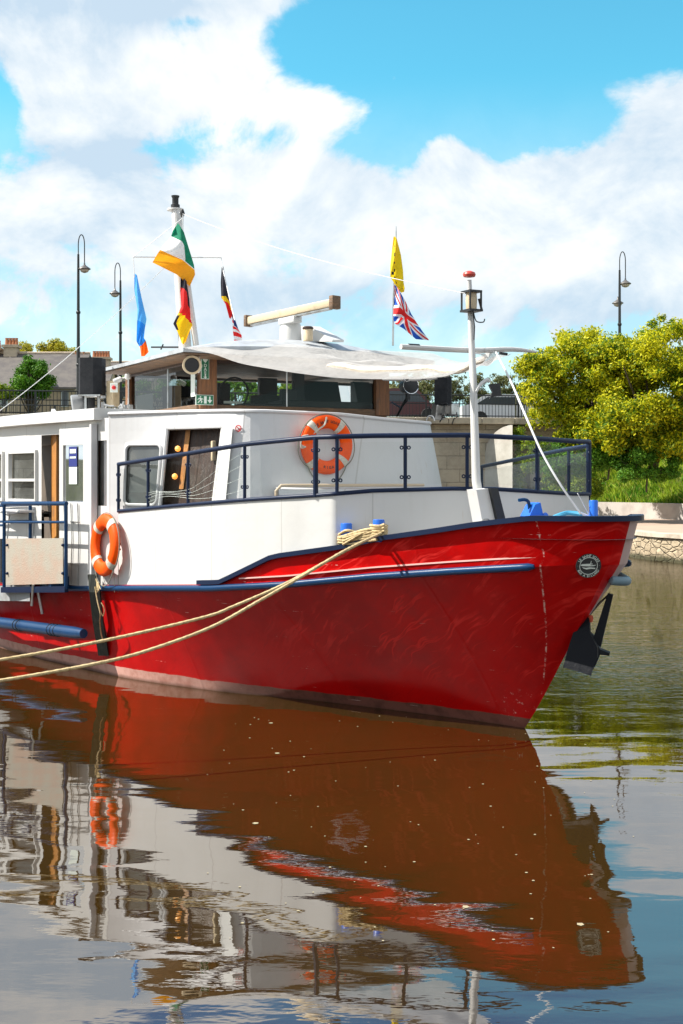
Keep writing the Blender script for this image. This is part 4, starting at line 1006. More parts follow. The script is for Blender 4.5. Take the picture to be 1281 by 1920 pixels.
# window: rounded frame + grey pane with blind
def rrect_u(u0, u1, z0, z1, r, off, k=5):
    pts = []
    for (cu, cz, a0) in ((u1-r, z1-r, 0), (u0+r, z1-r, 90), (u0+r, z0+r, 180), (u1-r, z0+r, 270)):
        for i in range(k+1): a = R_(a0+90*i/k); pts.append((cu+r*math.cos(a), cz+r*math.sin(a)))
    return [F_pt(u, z, off) for u, z in pts]
lp = rrect_u(uw0+.01, uw1-.01, 2.02, 2.70, .07, .015)
wf = part('window', MB().tube(lp, .018, 7, closed=True), 'grey_white', front)
fl = rrect_u(uw0-.02, uw1+.02, 1.99, 2.73, .02, .0)
mb = MB(); mb.add(lp+fl, [(i, (i+1) % len(lp), len(lp)+(i+1) % len(lp), len(lp)+i) for i in range(len(lp))]); part('window_surround', mb, 'grey_white', wf, False)
part('pane', MB().add(rrect_u(uw0+.01, uw1-.01, 2.02, 2.70, .07, .0), [tuple(range(24))]), 'window_glass', wf, False)
mat('blind', (.52,.60,.58), .8)
part('seal', MB().tube(rrect_u(uw0+.025, uw1-.025, 2.035, 2.685, .06, .008), .006, 5, closed=True), 'dark', wf)
part('blind', MB().grid([[F_pt(u, 2.16, -.06), F_pt(u, 2.52, -.06)] for u in np.linspace(uw0, uw1, 5)]), 'blind', wf, False)
# doorway: reveal, frame, wooden doors inside, warm globe lamps
def inward(u, z, d): return F_pt(u, z, -d)
up1 = u_at(430, 2.3)
mb = MB().prism([F_pt(ud1+.005, 1.6, .02), F_pt(up1, 1.6, .05), F_pt(up1, 2.90, .05), F_pt(ud1+.005, 2.90, .02)], (.035,0,0))
dw = part('doorway', mb, 'white_paint', front, False)
dfm = MB(); 
for u in (ud0-.02, ud1+.03): dfm.tube([F_pt(u, 1.7, .01), F_pt(u, 2.88, .01)], .022, 6)
dfm.tube([F_pt(u, 2.88, .01) for u in np.linspace(ud0-.02, ud1+.03, 6)], .022, 6)
part('door_frame', dfm, 'grey_white', dw)
mb = MB()
NU = 4
for i in range(NU):
    a = ud0-.1+(ud1-ud0+.2)*i/NU; b = ud0-.1+(ud1-ud0+.2)*(i+1)/NU; mb.prism([inward(a+.012, 1.7, .12), inward(b-.012, 1.7, .12), inward(b-.012, 2.9, .12), inward(a+.012, 2.9, .12)], (.02,.02,0))
part('wooden_door', mb, 'wood_dark', dw, False)
mat('globe', (.9,.6,.2), .3, emit=((1.0,.30,.04), .75))
for z in (2.65, 2.34): part('globe_lamp', MB().lathe(inward(ud0+.10, z, .055), [(.004,-.034),(.024,-.024),(.034,0),(.024,.024),(.004,.034)], 14), 'globe', dw)
mb = MB(); mb.bbox(inward(ud0+.62, 2.62, .08), (.05,.05,.22)); part('door_handle', mb, 'cream', dw)
part('lamp_board', MB().prism([inward(ud0+.16, 2.2, .09), inward(ud0+.21, 2.2, .09), inward(ud0+.21, 2.86, .09), inward(ud0+.16, 2.86, .09)], (.01,.01,0)), 'wood_door', dw, False)
# deckhouse interior backing so nothing shows through
mb = MB().grid([[B(-5.15, n, 1.0), B(-5.15, n, 3.0)] for n in np.linspace(-2.2, 2.4, 5)]); part('bulkhead', mb, 'interior', front, False)
# no-smoking roundel
uu = u_at(443); cpt = F_pt(uu, 2.80, .012); tdr = (F_pt(uu+.05, 2.80)-F_pt(uu-.05, 2.80)).normalized()
cpt = F_pt(uu, EYE+(HOR-803)*(BM@cpt).y/FOC, .012)
mb = MB(); ring(mb, cpt, .032, .005, tdr, Vector((0,0,1)), 18); mb.tube([cpt+(tdr-Vector((0,0,1)))*.021, cpt-(tdr-Vector((0,0,1)))*.021], .004, 5)
mb.box(cpt, (.03,.004,.006), mi=1)
part('no_smoking_sign', mb, ['red_mark', 'dark'], front)
# bench / handrail at the foot of the front wall
u0, u1 = u_at(512, 2.2), u_at(775, 2.2); zb0 = EYE+(HOR-910)*(BM@F_pt(u_at(600,2.2), 2.2)).y/FOC
pts = [F_pt(u0, zb0-.16, .10), F_pt(u0, zb0-.06, .12), F_pt(u0+.05, zb0, .14)] + [F_pt(u, zb0, .16) for u in np.linspace(u0+.12, u1, 18)]
mat('bench_wood', (.55,.43,.30), .5)
bn = part('bench', MB().tube(pts, .017, 7), 'bench_wood', boat)
rows = [[F_pt(u, zb0-.02, .03), F_pt(u, zb0-.04, .15), F_pt(u, zb0-.35, .17)] for u in np.linspace(u0+.02, u1, 20)]
part('bench_cover', MB().grid(rows), 'grey_white', bn)

# =================================================================== wheelhouse
wh = part('wheelhouse', MB().box(B(-6.15, 0, 3.17), (2.62, 2.64, .05)), 'wood_sill', boat, False)
xf, xb, nn_, ff_ = -4.86, -7.45, 1.30, -1.30; z0, z1 = 3.13, 3.80
mb = MB()
for a, b in (((xf, nn_), (xf, ff_)), ((xf, nn_), (xb, nn_)), ((xb, nn_), (xb, ff_)), ((xf, ff_), (xb, ff_))):
    pa, pb = B(*a, 0), B(*b, 0); mid = (pa+pb)/2; L_ = (pb-pa).length; M = Matrix.Rotation(math.atan2(pb.y-pa.y, pb.x-pa.x), 3, 'Z')
    mb.bbox(mid+Vector((0,0,z0+.03)), (L_, .07, .12), M); 
part('sill', mb, 'wood_sill', wh, False)
mb = MB()
for a, b in (((xf, nn_), (xf, ff_)), ((xf, nn_), (xb, nn_)), ((xb, nn_), (xb, ff_)), ((xf, ff_), (xb, ff_))):
    pa, pb = B(*a, 0), B(*b, 0); mid = (pa+pb)/2; L_ = (pb-pa).length; M = Matrix.Rotation(math.atan2(pb.y-pa.y, pb.x-pa.x), 3, 'Z')
    mb.bbox(mid+Vector((0,0,z1-.02)), (L_, .06, .10), M)
part('header', mb, 'wood_dark', wh, False)
for (s, n, ws_, wn_, lab) in ((xf, nn_-.10, .12, .22, None), (xf+.01, ff_+.06, .10, .20, None), (xb, nn_, .12, .10, None), (xb, ff_, .12, .10, None)):
    part('post', MB().bbox(B(s, n, (z0+z1)/2), (ws_, wn_, z1-z0-.02), b=.008), 'wood', wh, False)
mb = MB()
mb.add([B(xf,nn_,z0+.08),B(xf,ff_,z0+.08),B(xf,ff_,z1-.05),B(xf,nn_,z1-.05)], [(0,1,2,3)])
part('windscreen', mb, 'pane', wh, False)
mb = MB().add([B(xf,nn_,z0+.08),B(xb,nn_,z0+.08),B(xb,nn_,z1-.05),B(xf,nn_,z1-.05)], [(0,1,2,3)]); part('side_pane', mb, 'tint_glass', wh, False)
mb = MB().add([B(xf,ff_,z0+.08),B(xb,ff_,z0+.08),B(xb,ff_,z1-.05),B(xf,ff_,z1-.05)], [(0,1,2,3)]); part('side_pane', mb, 'pane', wh, False)
mb = MB()
for q in (.42,): mb.tube([B(xf-(xf-xb)*q, nn_, z0+.08), B(xf-(xf-xb)*q, nn_, z1-.05)], .012, 5)
mb.tube([B(xf, .12, z0+.08), B(xf, .12, z1-.05)], .01, 5); part('mullion', mb, 'steel', wh)
# interior: console, instruments, seat backs, rear bulkhead with openings
mb = MB().bbox(B(-5.25, -.55, 3.26), (.45, 1.3, .12)).bbox(B(-5.12, .35, 3.22), (.3,.6,.08)); part('console', mb, 'dark', wh, False)
mb = MB()
mb.bbox(B(-5.1, -.02, 3.36), (.1,.22,.2)); mb.bbox(B(-6.9, -.55, 3.45), (.08,.28,.6)); mb.bbox(B(-5.9, -.9, 3.4), (.12,.55,.5), Matrix.Rotation(R_(-20),3,'Y')); mb.bbox(B(-5.5,-.35,3.50),(.07,.16,.50))
part('instrument', mb, 'dark', wh, False)
mb = MB()
for (s_, n_, z_, a_, b_, c_) in ((-6.6,.9,3.36,.35,.3,.4),(-7.1,.2,3.4,.2,.6,.5),(-6.2,-.2,3.3,.3,.3,.3)): mb.bbox(B(s_, n_, z_), (a_, b_, c_), Matrix.Rotation(.2*s_, 3, 'Z'))
part('seat', mb, 'dark', wh, False)
part('steering_wheel', MB().tube([B(-5.55+.04*math.sin(a), .55+.20*math.cos(a), 3.42+.20*math.sin(a)) for a in np.linspace(0, 2*math.pi, 20, endpoint=False)], .012, 6, closed=True), 'dark', wh)
part('paper_sheet', MB().prism([wn(256,742,1.25), wn(287,737,1.25), wn(287,767,1.25), wn(256,771,1.25)], (0,.008,0)).box(B(-5.1,.75,3.27),(.02,.25,.03)), 'sign_white', wh, False)
sc_ = []
mb = MB(); rw_ = []
for s in np.linspace(-4.30, -7.5, 8):
    rw_.append([B(s, n, 3.80+.035+.22*(1-(abs(n)/1.72)**2.2)*min(1,(abs(s+4.3))/.5+.35)) for n in np.linspace(1.72, -1.72, 13)])
mb.grid(rw_); rwl = [[v-Vector((0,0,.055)) for v in r] for r in rw_]; 
lo = [[B(s, n, 3.79) for n in np.linspace(1.72, -1.72, 13)] for s in np.linspace(-4.30, -7.5, 8)]; mb.grid(lo)
for e_ in (0, -1): mb.add([*rw_[e_], *lo[e_][::-1]], [tuple(range(26))])
mb.grid([[rw_[i][0], lo[i][0]] for i in range(8)]); mb.grid([[rw_[i][-1], lo[i][-1]] for i in range(8)])
mat('roof_metal', (.42,.45,.48), .45, noise=(3,(.30,.31,.32),.4,.7))
part('roof', mb, 'roof_metal', wh, False)
part('ceiling', MB().box(B(-5.90, 0, 3.775), (3.16, 3.40, .02)), 'wood_sill', wh, False)
# signs on the near windscreen post
px_ = -4.86+.065
def post_pt(px, py): return ws(px, py, -4.79)
c0, c1 = post_pt(377, 668), post_pt(392, 711)
ctr_ = (c0+c1)/2; rgt = Vector((0,1,0)); upv = Vector((0,0,1))
def sign(c, w_, h_, name, parent, right=Vector((0,1,0))):
    M = frame_mat(c, right, (0,0,1)); R3 = M.to_3x3()
    mb = MB().box(c, (w_, h_, .012), R3).box(c+R3@Vector((0,0,.004)), (w_-.012, h_-.012, .012), R3, 1); return mb, M, R3
mb, M, R3 = sign(ctr_, abs(c1.y-c0.y), abs(c0.z-c1.z), 's', wh)
hh = abs(c0.z-c1.z); 
for ch, dy in (('D', .09), ('A', -.07), ('E', -.22)):
    text_mb(ch, M @ Matrix.Translation((0, dy*hh, .0115)), .055, .001, mb=mb, mi=0)
heart = [(0,-.028),(.026,.0),(.026,.014),(.014,.022),(0,.012),(-.014,.022),(-.026,.014),(-.026,0)]
mb.prism([M @ Vector((x*1.2, .33*hh+y*1.2, .0115)) for x, y in heart], R3@Vector((0,0,.002)), 0)
mb.prism([M @ Vector((x, -.40*hh+y, .0115)) for x, y in [(0,-.025),(.024,.0),(.008,.0),(.008,.035),(-.008,.035),(-.008,0),(-.024,0)]], R3@Vector((0,0,.002)), 0)
part('defibrillator_sign', mb, ['sign_white', 'green_sign'], wh, False)
c0, c1 = post_pt(366, 740), post_pt(399, 760); ctr_ = (c0+c1)/2+Vector((.02,0,0)); w_, h_ = abs(c1.y-c0.y), abs(c0.z-c1.z)
mb, M, R3 = sign(ctr_, w_, h_, 's', wh)
def ex(pts): mb.prism([M @ Vector((x*w_, y*h_, .0115)) for x, y in pts], R3@Vector((0,0,.002)), 0)
ex([(-.30,.30),(-.24,.36),(-.20,.28),(-.26,.22)]); ex([(-.36,.18),(-.22,.20),(-.16,-.02),(-.24,-.06)]); ex([(-.24,-.02),(-.14,-.14),(-.18,-.34),(-.23,-.32),(-.20,-.16),(-.30,-.08)])
ex([(-.26,0),(-.34,-.12),(-.42,-.30),(-.38,-.33),(-.28,-.16)]); ex([(-.22,.18),(-.08,.08),(-.10,.03),(-.22,.10)]); ex([(-.36,.16),(-.43,.0),(-.39,-.02),(-.32,.12)])
ex([(-.05,.36),(.10,.36),(.10,-.36),(-.05,-.36)]); ex([(.24,.34),(.32,.34),(.32,0),(.42,0),(.28,-.34),(.14,0),(.24,0)])
part('exit_sign', mb, ['sign_white', 'green_sign'], wh, False)
part('paper_notice', MB().box(wn(362, 722, 1.36), (.13,.006,.28)), 'sign_white', wh, False)

def bpos(px, py, n): return wn(px, py, n)
# round cream horn speaker under the roof corner
def fix(name, parent=boat): pass
c = wn(358, 685, 1.55); ax = (BMI.to_3x3() @ Vector((.25,-1,-.05))).normalized()
def zrot(axis): return Vector(axis).to_track_quat('Z', 'Y').to_matrix()
RM = zrot(ax)
mb = MB().lathe(c, [(.05,-.11),(.085,-.10),(.10,-.02),(.105,.08),(.112,.10),(.112,.115),(.088,.115),(.086,.09)], 24, RM)
hs = part('loudspeaker', mb, 'cream', boat, label='round cream loudspeaker hanging under the wheelhouse roof corner')
part('speaker_cone', MB().lathe(c, [(.086,.085),(.084,.10),(.03,.095),(.002,.10)], 20, RM), 'dark', hs)
mb = MB().tube(catmull([c+Vector((0,.09,.06)), c+Vector((0,.13,0)), c+Vector((0,.09,-.08))], 5), .016, 6).tube([c+Vector((0,.11,.05)), c+Vector((0,.10,.18))], .008, 5); part('speaker_bracket', mb, 'white_paint', hs)
# tall black loudspeaker at left on a stand
def prism_px(pts, n, d, depth=None):
    return [wn(px, py, n) for px, py in pts]
c = wn(172, 706, 2.0); yaw = Matrix.Rotation(TH-R_(5), 3, 'Z'); Yc = (BM@c).y; u = Yc/FOC
mb = MB(); wS, dS, hS = 44*u, .26, 68*u
poly = [(-.5*wS,-.3*dS),(-.38*wS,-.5*dS),(.18*wS,-.5*dS),(.5*wS,-.25*dS),(.5*wS,.5*dS),(-.5*wS,.5*dS)]
mb.prism([c+yaw@Vector((x, y, 0)) for x, y in poly], (0,0,hS))
sp_ = part('loudspeaker', mb, 'speaker_grey', boat, False, label='tall black box loudspeaker on the cabin roof corner')
mb = MB().box(c+Vector((0,0,-hS/2-.015)), (.30,.25,.02), yaw)
for x in (-.08, .10): mb.box(c+yaw@Vector((x,0,0))+Vector((0,0,-hS/2-.12)), (.03,.03,.22), yaw)
part('speaker_stand', mb, 'steel', sp_, False)
# grey round floodlight beside it
c = wn(143, 757, 2.15); ax = (BMI.to_3x3() @ Vector((-.8,-.7,-.5))).normalized()
mb = MB().lathe(c, [(.04,-.16),(.09,-.12),(.12,-.02),(.125,.05),(.11,.06)], 18, zrot((BMI.to_3x3() @ Vector((-1,-.25,-.15))).normalized()))
mat('lamp_grey', (.28,.29,.30), .45)
fl = part('floodlight', mb, 'lamp_grey', boat, label='grey egg-shaped floodlight left of the tall loudspeaker')
part('lamp_bracket', MB().tube([c, c+Vector((.05,-.02,-.12))], .012, 6).bbox(wn(170,757,2.0), (.10,.10,.16)), 'dark', fl)
# clutter on the roof edge: brackets, cable ends
mb = MB()
for k in range(14):
    px = random.uniform(160, 246); py = random.uniform(752, 776); p = wn(px, py, random.uniform(1.8, 2.1)); q = p+Vector((random.uniform(-.12,.12), random.uniform(-.1,.1), random.uniform(-.10,.08)))
    mb.tube(catmull([p, (p+q)/2+Vector((0,0,random.uniform(-.03,.05))), q], 4), random.choice((.006,.009,.012)), 5)
part('roof_cable', mb, 'lamp_grey', boat)
mb = MB()
for px, h_ in ((186,.24),(193,.2),(236,.16),(246,.16)): p = wn(px, 768, 1.9); mb.box(p+Vector((0,0,h_/2-.1)), (.03,.04,h_))
mb.box(wn(190,745,1.9), (.22,.05,.03)); part('bracket', mb, 'deck_grey', boat, False)
# red-button box and white camera
c = wn(212, 738, 1.75); mb = MB().bbox(c, (.14,.12,.34), Matrix.Rotation(R_(20),3,'Z')); eb = part('switch_box', mb, 'cream', boat, False)
fr = (BMI.to_3x3() @ Vector((0,-1,0))).normalized(); c2 = wn(214, 727, 1.86)
part('switch_plate', MB().bbox(c2, (.10,.012,.12), zrot(fr) @ Matrix.Rotation(R_(90),3,'X')), 'sign_white', eb, False)
part('red_button', MB().lathe(c2, [(.026,0),(.026,.025),(.018,.035)], 14, zrot(fr)), 'red_mark', eb)
def capsule(a, b, r, seg=12): 
    a, b = Vector(a), Vector(b); return MB().tube([a, a.lerp(b,.04), a.lerp(b,.5), a.lerp(b,.96), b], [r*.7, r, r, r, r*.7], seg)
c = wn(228, 710, 1.7); cm = part('camera', capsule(c, wn(213,716,1.8), .035), 'white_paint', boat); part('camera_mount', MB().tube([c, wn(240,706,1.6)], .014, 6).tube([wn(241,700,1.62), wn(241,765,1.62)], .01, 6).lathe(wn(240,706,1.62), [(.005,-.05),(.04,-.03),(.045,0),(.04,.03),(.005,.05)], 12), 'white_paint', cm)
# antennas on cabin roof at left
mb = MB().box(wn(100,782,2.0)+Vector((0,0,.03)), (.08,.05,.16), Matrix.Rotation(R_(25),3,'Y')).tube([wn(104,792,2.0), wn(100,782,2.0)], .012, 5); part('roof_aerial', mb, 'white_paint', boat, False)
# spotlights at the right of the wheelhouse
c = wn(768, 723, -1.9); ax = (BMI.to_3x3() @ Vector((.45,-1,.05))).normalized(); RM = zrot(ax)
mb = MB().lathe(c, [(.05,-.16),(.10,-.12),(.115,-.02),(.12,.04),(.11,.045)], 24, RM); sl_ = part('searchlight', mb, 'dark', boat, label='round chrome searchlight right of the wheelhouse')
part('searchlight_glass', MB().lathe(c, [(.002,-.02),(.05,-.005),(.105,.042),(.118,.05),(.118,.035)], 24, RM), 'chrome', sl_)
part('searchlight_stand', MB().tube([c+Vector((0,0,-.1)), wn(755,760,-1.9), wn(745,780,-1.9)], .018, 6).tube([wn(735,755,-1.9), wn(752,765,-1.9), wn(764,750,-1.9)], .015, 6).box(wn(765,744,-1.8), (.05,.05,.08)), 'dark', sl_)
c = wn(831, 733, -1.9); Yc = (BM@c).y; u = Yc/FOC
mb = MB(); ya = Matrix.Rotation(TH-R_(10),3,'Z'); mb.prism([c+ya@Vector((x*30*u, y*.2, 0)) for x, y in ((-.5,-.5),(.3,-.5),(.5,-.1),(.5,.5),(-.5,.5))], (0,0,52*u)); sb = part('loudspeaker', mb, 'speaker_grey', boat, False, label='dark upright loudspeaker right of the searchlight')
mb = MB().bbox(wn(822,772,-1.85), (.12,.14,.20), Matrix.Rotation(R_(12),3,'Y')).bbox(wn(848,768,-1.95), (.16,.12,.14)); mb.box(wn(815,770,-1.8), (.03,.03,.2)); part('junction_box', mb, 'steel', boat, False)
for k in range(12):
    mb = MB(); p = wn(random.uniform(808,862), random.uniform(758,785), -1.9); q = p+Vector((random.uniform(-.1,.1), random.uniform(-.12,.12), random.uniform(-.08,.05))); mb.tube(catmull([p, (p+q)/2+Vector((0,0,.03)), q], 3), .008, 5)
    part('cable', mb, 'dark', boat)
mb = MB().tube(catmull([wn(800,788,-1.5), wn(804,780,-1.5), wn(812,781,-1.5), wn(815,789,-1.5)], 4), .008, 5); part('roof_cleat', mb, 'white_rope', boat)

# radar
ctr_r = wn(545, 640, 0.0); u = (BM@ctr_r).y/FOC
rd = part('radar', MB().lathe(ctr_r, [(21*u,0),(20*u,28*u),(17*u,36*u),(8*u,40*u),(7*u,52*u)], 20), 'white_paint', boat, label='white radar with long cream scanner bar')
a = ctr_r+Vector((0,0,46*u)); w0 = BM@a
dirw = Vector((at(628,567,w0.y-1.0)-at(468,602,w0.y+.6))); dirw = (BMI.to_3x3() @ dirw).normalized(); 
A_ = BMI @ at(466,602,w0.y+.5); Bq = BMI @ at(628,567,w0.y-.7); 
dv = (Bq-A_).normalized(); side = dv.cross(Vector((0,0,1))).normalized(); Rb = Matrix((dv, -side, Vector((0,0,1)))).transposed(); mid = (A_+Bq)/2
mb = MB().bbox(mid, ((Bq-A_).length, .09, .10), Rb, b=.02); part('scanner_bar', mb, 'cream', rd)
mb = MB(); mb.bbox(mid-Vector((0,0,.065)), ((Bq-A_).length*.92, .06, .03), Rb); part('scanner_base', mb, 'steel', rd)
part('scanner_cap', MB().bbox(A_, (.05,.13,.15), Rb), 'wood_sill', rd); part('scanner_cap', MB().bbox(Bq, (.07,.14,.16), Rb), 'wood_sill', rd)
mb = MB().bbox(mid-Vector((0,0,.11)), (.30,.14,.08), Rb); part('scanner_head', mb, 'white_paint', rd)
c = wn(561, 640, .0)+Vector((.25,0,-.02)); mb = MB().lathe(c, [(.062,0),(.062,.14),(.055,.15)], 16); v_ = part('roof_vent', mb, 'cream', boat); part('vent_cap', MB().lathe(c+Vector((0,0,.145)), [(.068,0),(.07,.02),(.05,.035)], 16), 'wood_dark', v_)
mb = MB().prism([wn(590,612,-.3), wn(634,637,-.3), wn(634,641,-.3), wn(575,641,-.3), wn(575,612,-.3)], (0,.16,0)); part('roof_fairing', mb, 'white_paint', boat, False)

# ---- main mast behind wheelhouse
mS = -8.8
def mpt(px, py, n=0.0): return wn(px, py, n)
top = mpt(331, 392); mb = MB()
mb.tube([mpt(348,665), mpt(338,520), mpt(331,395)], [.10,.09,.075], 12)
mast = part('mast', mb, 'white_paint', boat, label='tall white flag mast behind the wheelhouse')
part('mast_leg', MB().tube([mpt(369,655,-.15), mpt(350,520,-.05)], .05, 8), 'white_paint', mast)
c = mpt(329, 384); mb = MB().lathe(c, [(.07,-.06),(.07,.0),(.05,.01),(.05,.10),(.06,.12),(.065,.14)], 14); part('lantern', mb, 'dark', mast)
part('mast_cap', MB().lathe(c-Vector((0,0,.09)), [(.13,0),(.13,.025)], 14), 'white_paint', mast)
ya, yb = mpt(250, 482, .75), mpt(415, 483, -.56); yard = part('yard', MB().tube([ya, yb], .009, 6), 'white_paint', mast)
part('crosstree', MB().tube([mpt(284,651,.3), mpt(345,651,0)], .014, 6).tube([mpt(302,655,.2), mpt(306,646,.2)], .012, 5), 'dark', mast)
mb = MB().tube([mpt(343,398,0), mpt(341,560,0), mpt(346,652,0)], .012, 5).tube([ya, mpt(252,520,.75)], .008, 5).tube([yb, mpt(417,500,-.56), mpt(440,600,-.4)], .008, 5)
mb.tube([mpt(341,410), ya], .005, 4)
part('halyard', mb, 'white_rope', mast)
part('mast_pulley', MB().lathe(mpt(342,400), [(.02,-.06),(.04,0),(.02,.06)], 10), 'dark', mast)
# long thin stays
def sag(a, b, d, k=16): return [a.lerp(b, i/k)-Vector((0,0,d*4*(i/k)*(1-i/k))) for i in range(k+1)]
fore = ws(880, 530, -.45)
part('stay_wire', MB().tube(sag(mpt(336,398), ws(872,550,-.45), .10), .003, 4), 'white_rope', mast)
part('stay_wire', MB().tube(sag(mpt(330,480), B(-12.5, 2.6, 3.0), .15), .0055, 5), 'white_rope', mast)

# ---- foremast at the bow
fm_ = MB().tube([B(*(ws(905,975,-.22).x, -ws(905,975,-.22).y, 1.78)), ws(903,965,-.22), ws(893,900,-.25), ws(887,700,-.4), ws(882,580,-.5), ws(880,525,-.5)], [.046,.046,.042,.033,.027,.022], 14)
fmo = part('foremast', fm_, 'white_paint', boat, label='slim white foremast on the foredeck')
c = ws(880, 515, -.5); part('radome', MB().lathe(c, [(.03,-.025),(.055,-.02),(.062,0),(.055,.02),(.02,.035)], 18), 'f_red' if False else 'puck', fmo) if mat('puck', (.55,.07,.05), .4) else None
c = ws(884, 564, -.45); mb = MB().box(c+Vector((0,0,.085)), (.16,.14,.02)).box(c-Vector((0,0,.095)), (.17,.15,.02))
for x, y in ((-1,-1),(1,-1),(1,1),(-1,1)): mb.box(c+Vector((x*.072,y*.062,0)), (.014,.014,.19))
lan = part('lantern', mb, 'dark', fmo, False); part('lantern_glass', MB().lathe(c, [(.05,-.085),(.055,0),(.05,.08)], 14), 'cream', lan)
part('lantern_bracket', MB().tube([ws(898,560,-.45), ws(904,583,-.45)], .012, 5).tube(catmull([ws(888,585,-.4), ws(893,602,-.4), ws(906,604,-.4), ws(909,598,-.4)], 4), .006, 5).tube([ws(886,580,-.4), ws(890,612,-.4), ws(889,637,-.4)], .006, 5), 'black_wire', lan)
yd = part('boom', MB().tube(catmull([ws(752,650,-.55), ws(885,657,-.55), ws(960,655,-.6), ws(1006,660,-.62)], 4), [.026]*8+[.024,.022,.018,.012,.008], 8), 'white_paint', fmo)
part('boom_end', MB().tube([ws(766,648,-.55), ws(786,649,-.55)], .02, 6).tube([ws(937,662,-.5), ws(951,664,-.5)], .013, 6), 'dark', yd)
mb = MB().tube(catmull([ws(892,735,-.35), ws(900,722,-.35), ws(913,712,-.35), ws(918,716,-.35)], 4), .018, 7); fb = part('lamp_arm', mb, 'white_paint', fmo)
c = ws(927, 733, -.35); part('floodlight', MB().prism([c+Vector((0,0,0))+BMI.to_3x3()@Vector((x*.05,0,z*.05)) for x, z in ((-1.1,1.2),(.9,1.4),(1.3,-.9),(-.2,-1.1),(-.9,-1.5),(-.4,-.2))], BMI.to_3x3()@Vector((0,.1,0))), 'dark', fmo, False)
# mast housing (white box with a dark slot)
mb = MB(); pA = [ws(884,918,-.12), ws(918,915,-.12), ws(932,988,-.12), ws(898,992,-.12)]
mb.prism(pA, (.16,0,0)); tb_ = part('mast_housing', mb, 'white_paint', boat, False); 
part('housing_slot', MB().prism([ws(914,915,-.05), ws(928,915,-.05), ws(945,984,-.05), ws(930,988,-.05)], (.10,0,0)), 'dark', tb_, False)
mb = MB().tube(catmull([ws(905,978,.0), ws(907,974,.0), ws(916,974,.0), ws(918,980,.0)], 4), .007, 5)
part('housing_handle', mb, 'deck_grey', tb_)
# white forestay down to the winch
st_ = catmull([ws(930,660,-.5), ws(958,715,-.25), ws(988,785,.1), ws(1017,850,.3), ws(1052,910,.45), ws(1088,962,.5)], 5)
part('forestay', MB().tube(st_, .010, 6), 'white_rope', fmo)
part('stay_tackle', MB().tube([ws(1088,962,.5), ws(1103,968,.5)], .012, 6).tube([ws(1083,925,.5), ws(1105,966,.5)], .005, 4), 'white_rope', fmo)

# ---- foredeck gear
def bl(px, py, s): return ws(px, py, s)
wz = bl(985, 975, .1)
mb = MB().prism([bl(980,976,.12), bl(1012,974,.12), bl(1008,955,.12), bl(1005,942,.12), bl(995,946,.12)], (.14,0,0)); mb.box(bl(1000,974,.12), (.24,.2,.03))
wn_o = part('anchor_winch', mb, 'bright_blue', boat, False); part('winch_handle', MB().tube(catmull([bl(973,938,.12), bl(984,937,.12), bl(991,941,.12), bl(993,955,.12)], 4), .016, 7), 'blue_rail', wn_o); part('winch_drum', MB().tube([bl(1010,975,.1), bl(1024,966,.2)], .03, 8), 'bright_blue', wn_o)
mb = MB().tube(catmull([bl(1035,972,.35), bl(1050,966,.4), bl(1064,962,.4), bl(1080,963,.45), bl(1092,965,.5)], 4), .022, 7); part('chain_pipe', mb, 'lightblue' if 'lightblue' in MATS else mat('lightblue', (.05,.30,.50), .5).name, boat)
c = bl(1113, 972, .55); mb = MB().lathe(Vector((c.x, c.y, 1.80)), [(.04,0),(.04,EYE+(HOR-940)*(BM@c).y/FOC-1.80),(.036,EYE+(HOR-938)*(BM@c).y/FOC-1.80)], 16); part('bollard', mb, 'bright_blue', boat, label='single blue post at the tip of the foredeck')
# twin bollard carrying the mooring ropes
b1 = ws(653, 1015, -.93); b2 = ws(706, 1008, -.72)
bpos_ = []
mb = MB()
cpb = lambda px: min(range(NC), key=lambda i: abs(pj(*Dd[i])[0]-px) if Dd[i][0] < .9 else 1e9)
for px, ytop in ((652, 981), (706, 974)):
    i = cpb(px); s, n = Dd[i]; s2, n2 = s-.02, n-.02; p = B(s2, n2, 0); Yp = (BM@p).y; zt = EYE+(HOR-ytop)*Yp/FOC
    mb.lathe(B(s2, n2, Dz[i]), [(.055,0),(.055,zt-Dz[i]-.012),(.050,zt-Dz[i])], 20); bpos_.append(B(s2, n2, Dz[i]))
mb.box((bpos_[0]+bpos_[1])/2+Vector((0,0,.05)), ((bpos_[0]-bpos_[1]).length+.1, .12, .03), Matrix.Rotation(math.atan2(bpos_[1].y-bpos_[0].y, bpos_[1].x-bpos_[0].x),3,'Z'))
part('double_bollard', mb, 'bright_blue', boat, label='pair of stubby blue bollards wrapped in rope')
# emblem on the bow: black disc with lettering ring, following the plating
def hull_pt(px, py, off=.006):
    """nearest point of the near bow plating under a photo measurement"""
    best = None
    ro = Vector((0,0,EYE)); rd_ = at(px, py, 10)-ro
    o_l = BMI@ro; d_l = (BMI.to_3x3()@rd_)
    for i in range(NC-1):
        for j in range(1, 12):
            q = [near[i][j], near[i+1][j], near[i+1][j+1], near[i][j+1]]
            from mathutils.geometry import intersect_ray_tri
            for tri in ((q[0],q[1],q[2]), (q[0],q[2],q[3])):
                h = intersect_ray_tri(tri[0], tri[1], tri[2], d_l, o_l, True)
                if h is not None and (best is None or (h-o_l).length < (best[0]-o_l).length):
                    nv = (tri[1]-tri[0]).cross(tri[2]-tri[0]).normalized(); nv = nv if nv.dot(o_l-h) > 0 else -nv
                    best = (h+nv*off, nv)
    return best
ec, en = hull_pt(1103, 1060)
up_ = (hull_pt(1103,1050)[0]-hull_pt(1103,1070)[0]).normalized(); rt = up_.cross(en).normalized(); up_ = en.cross(rt).normalized()
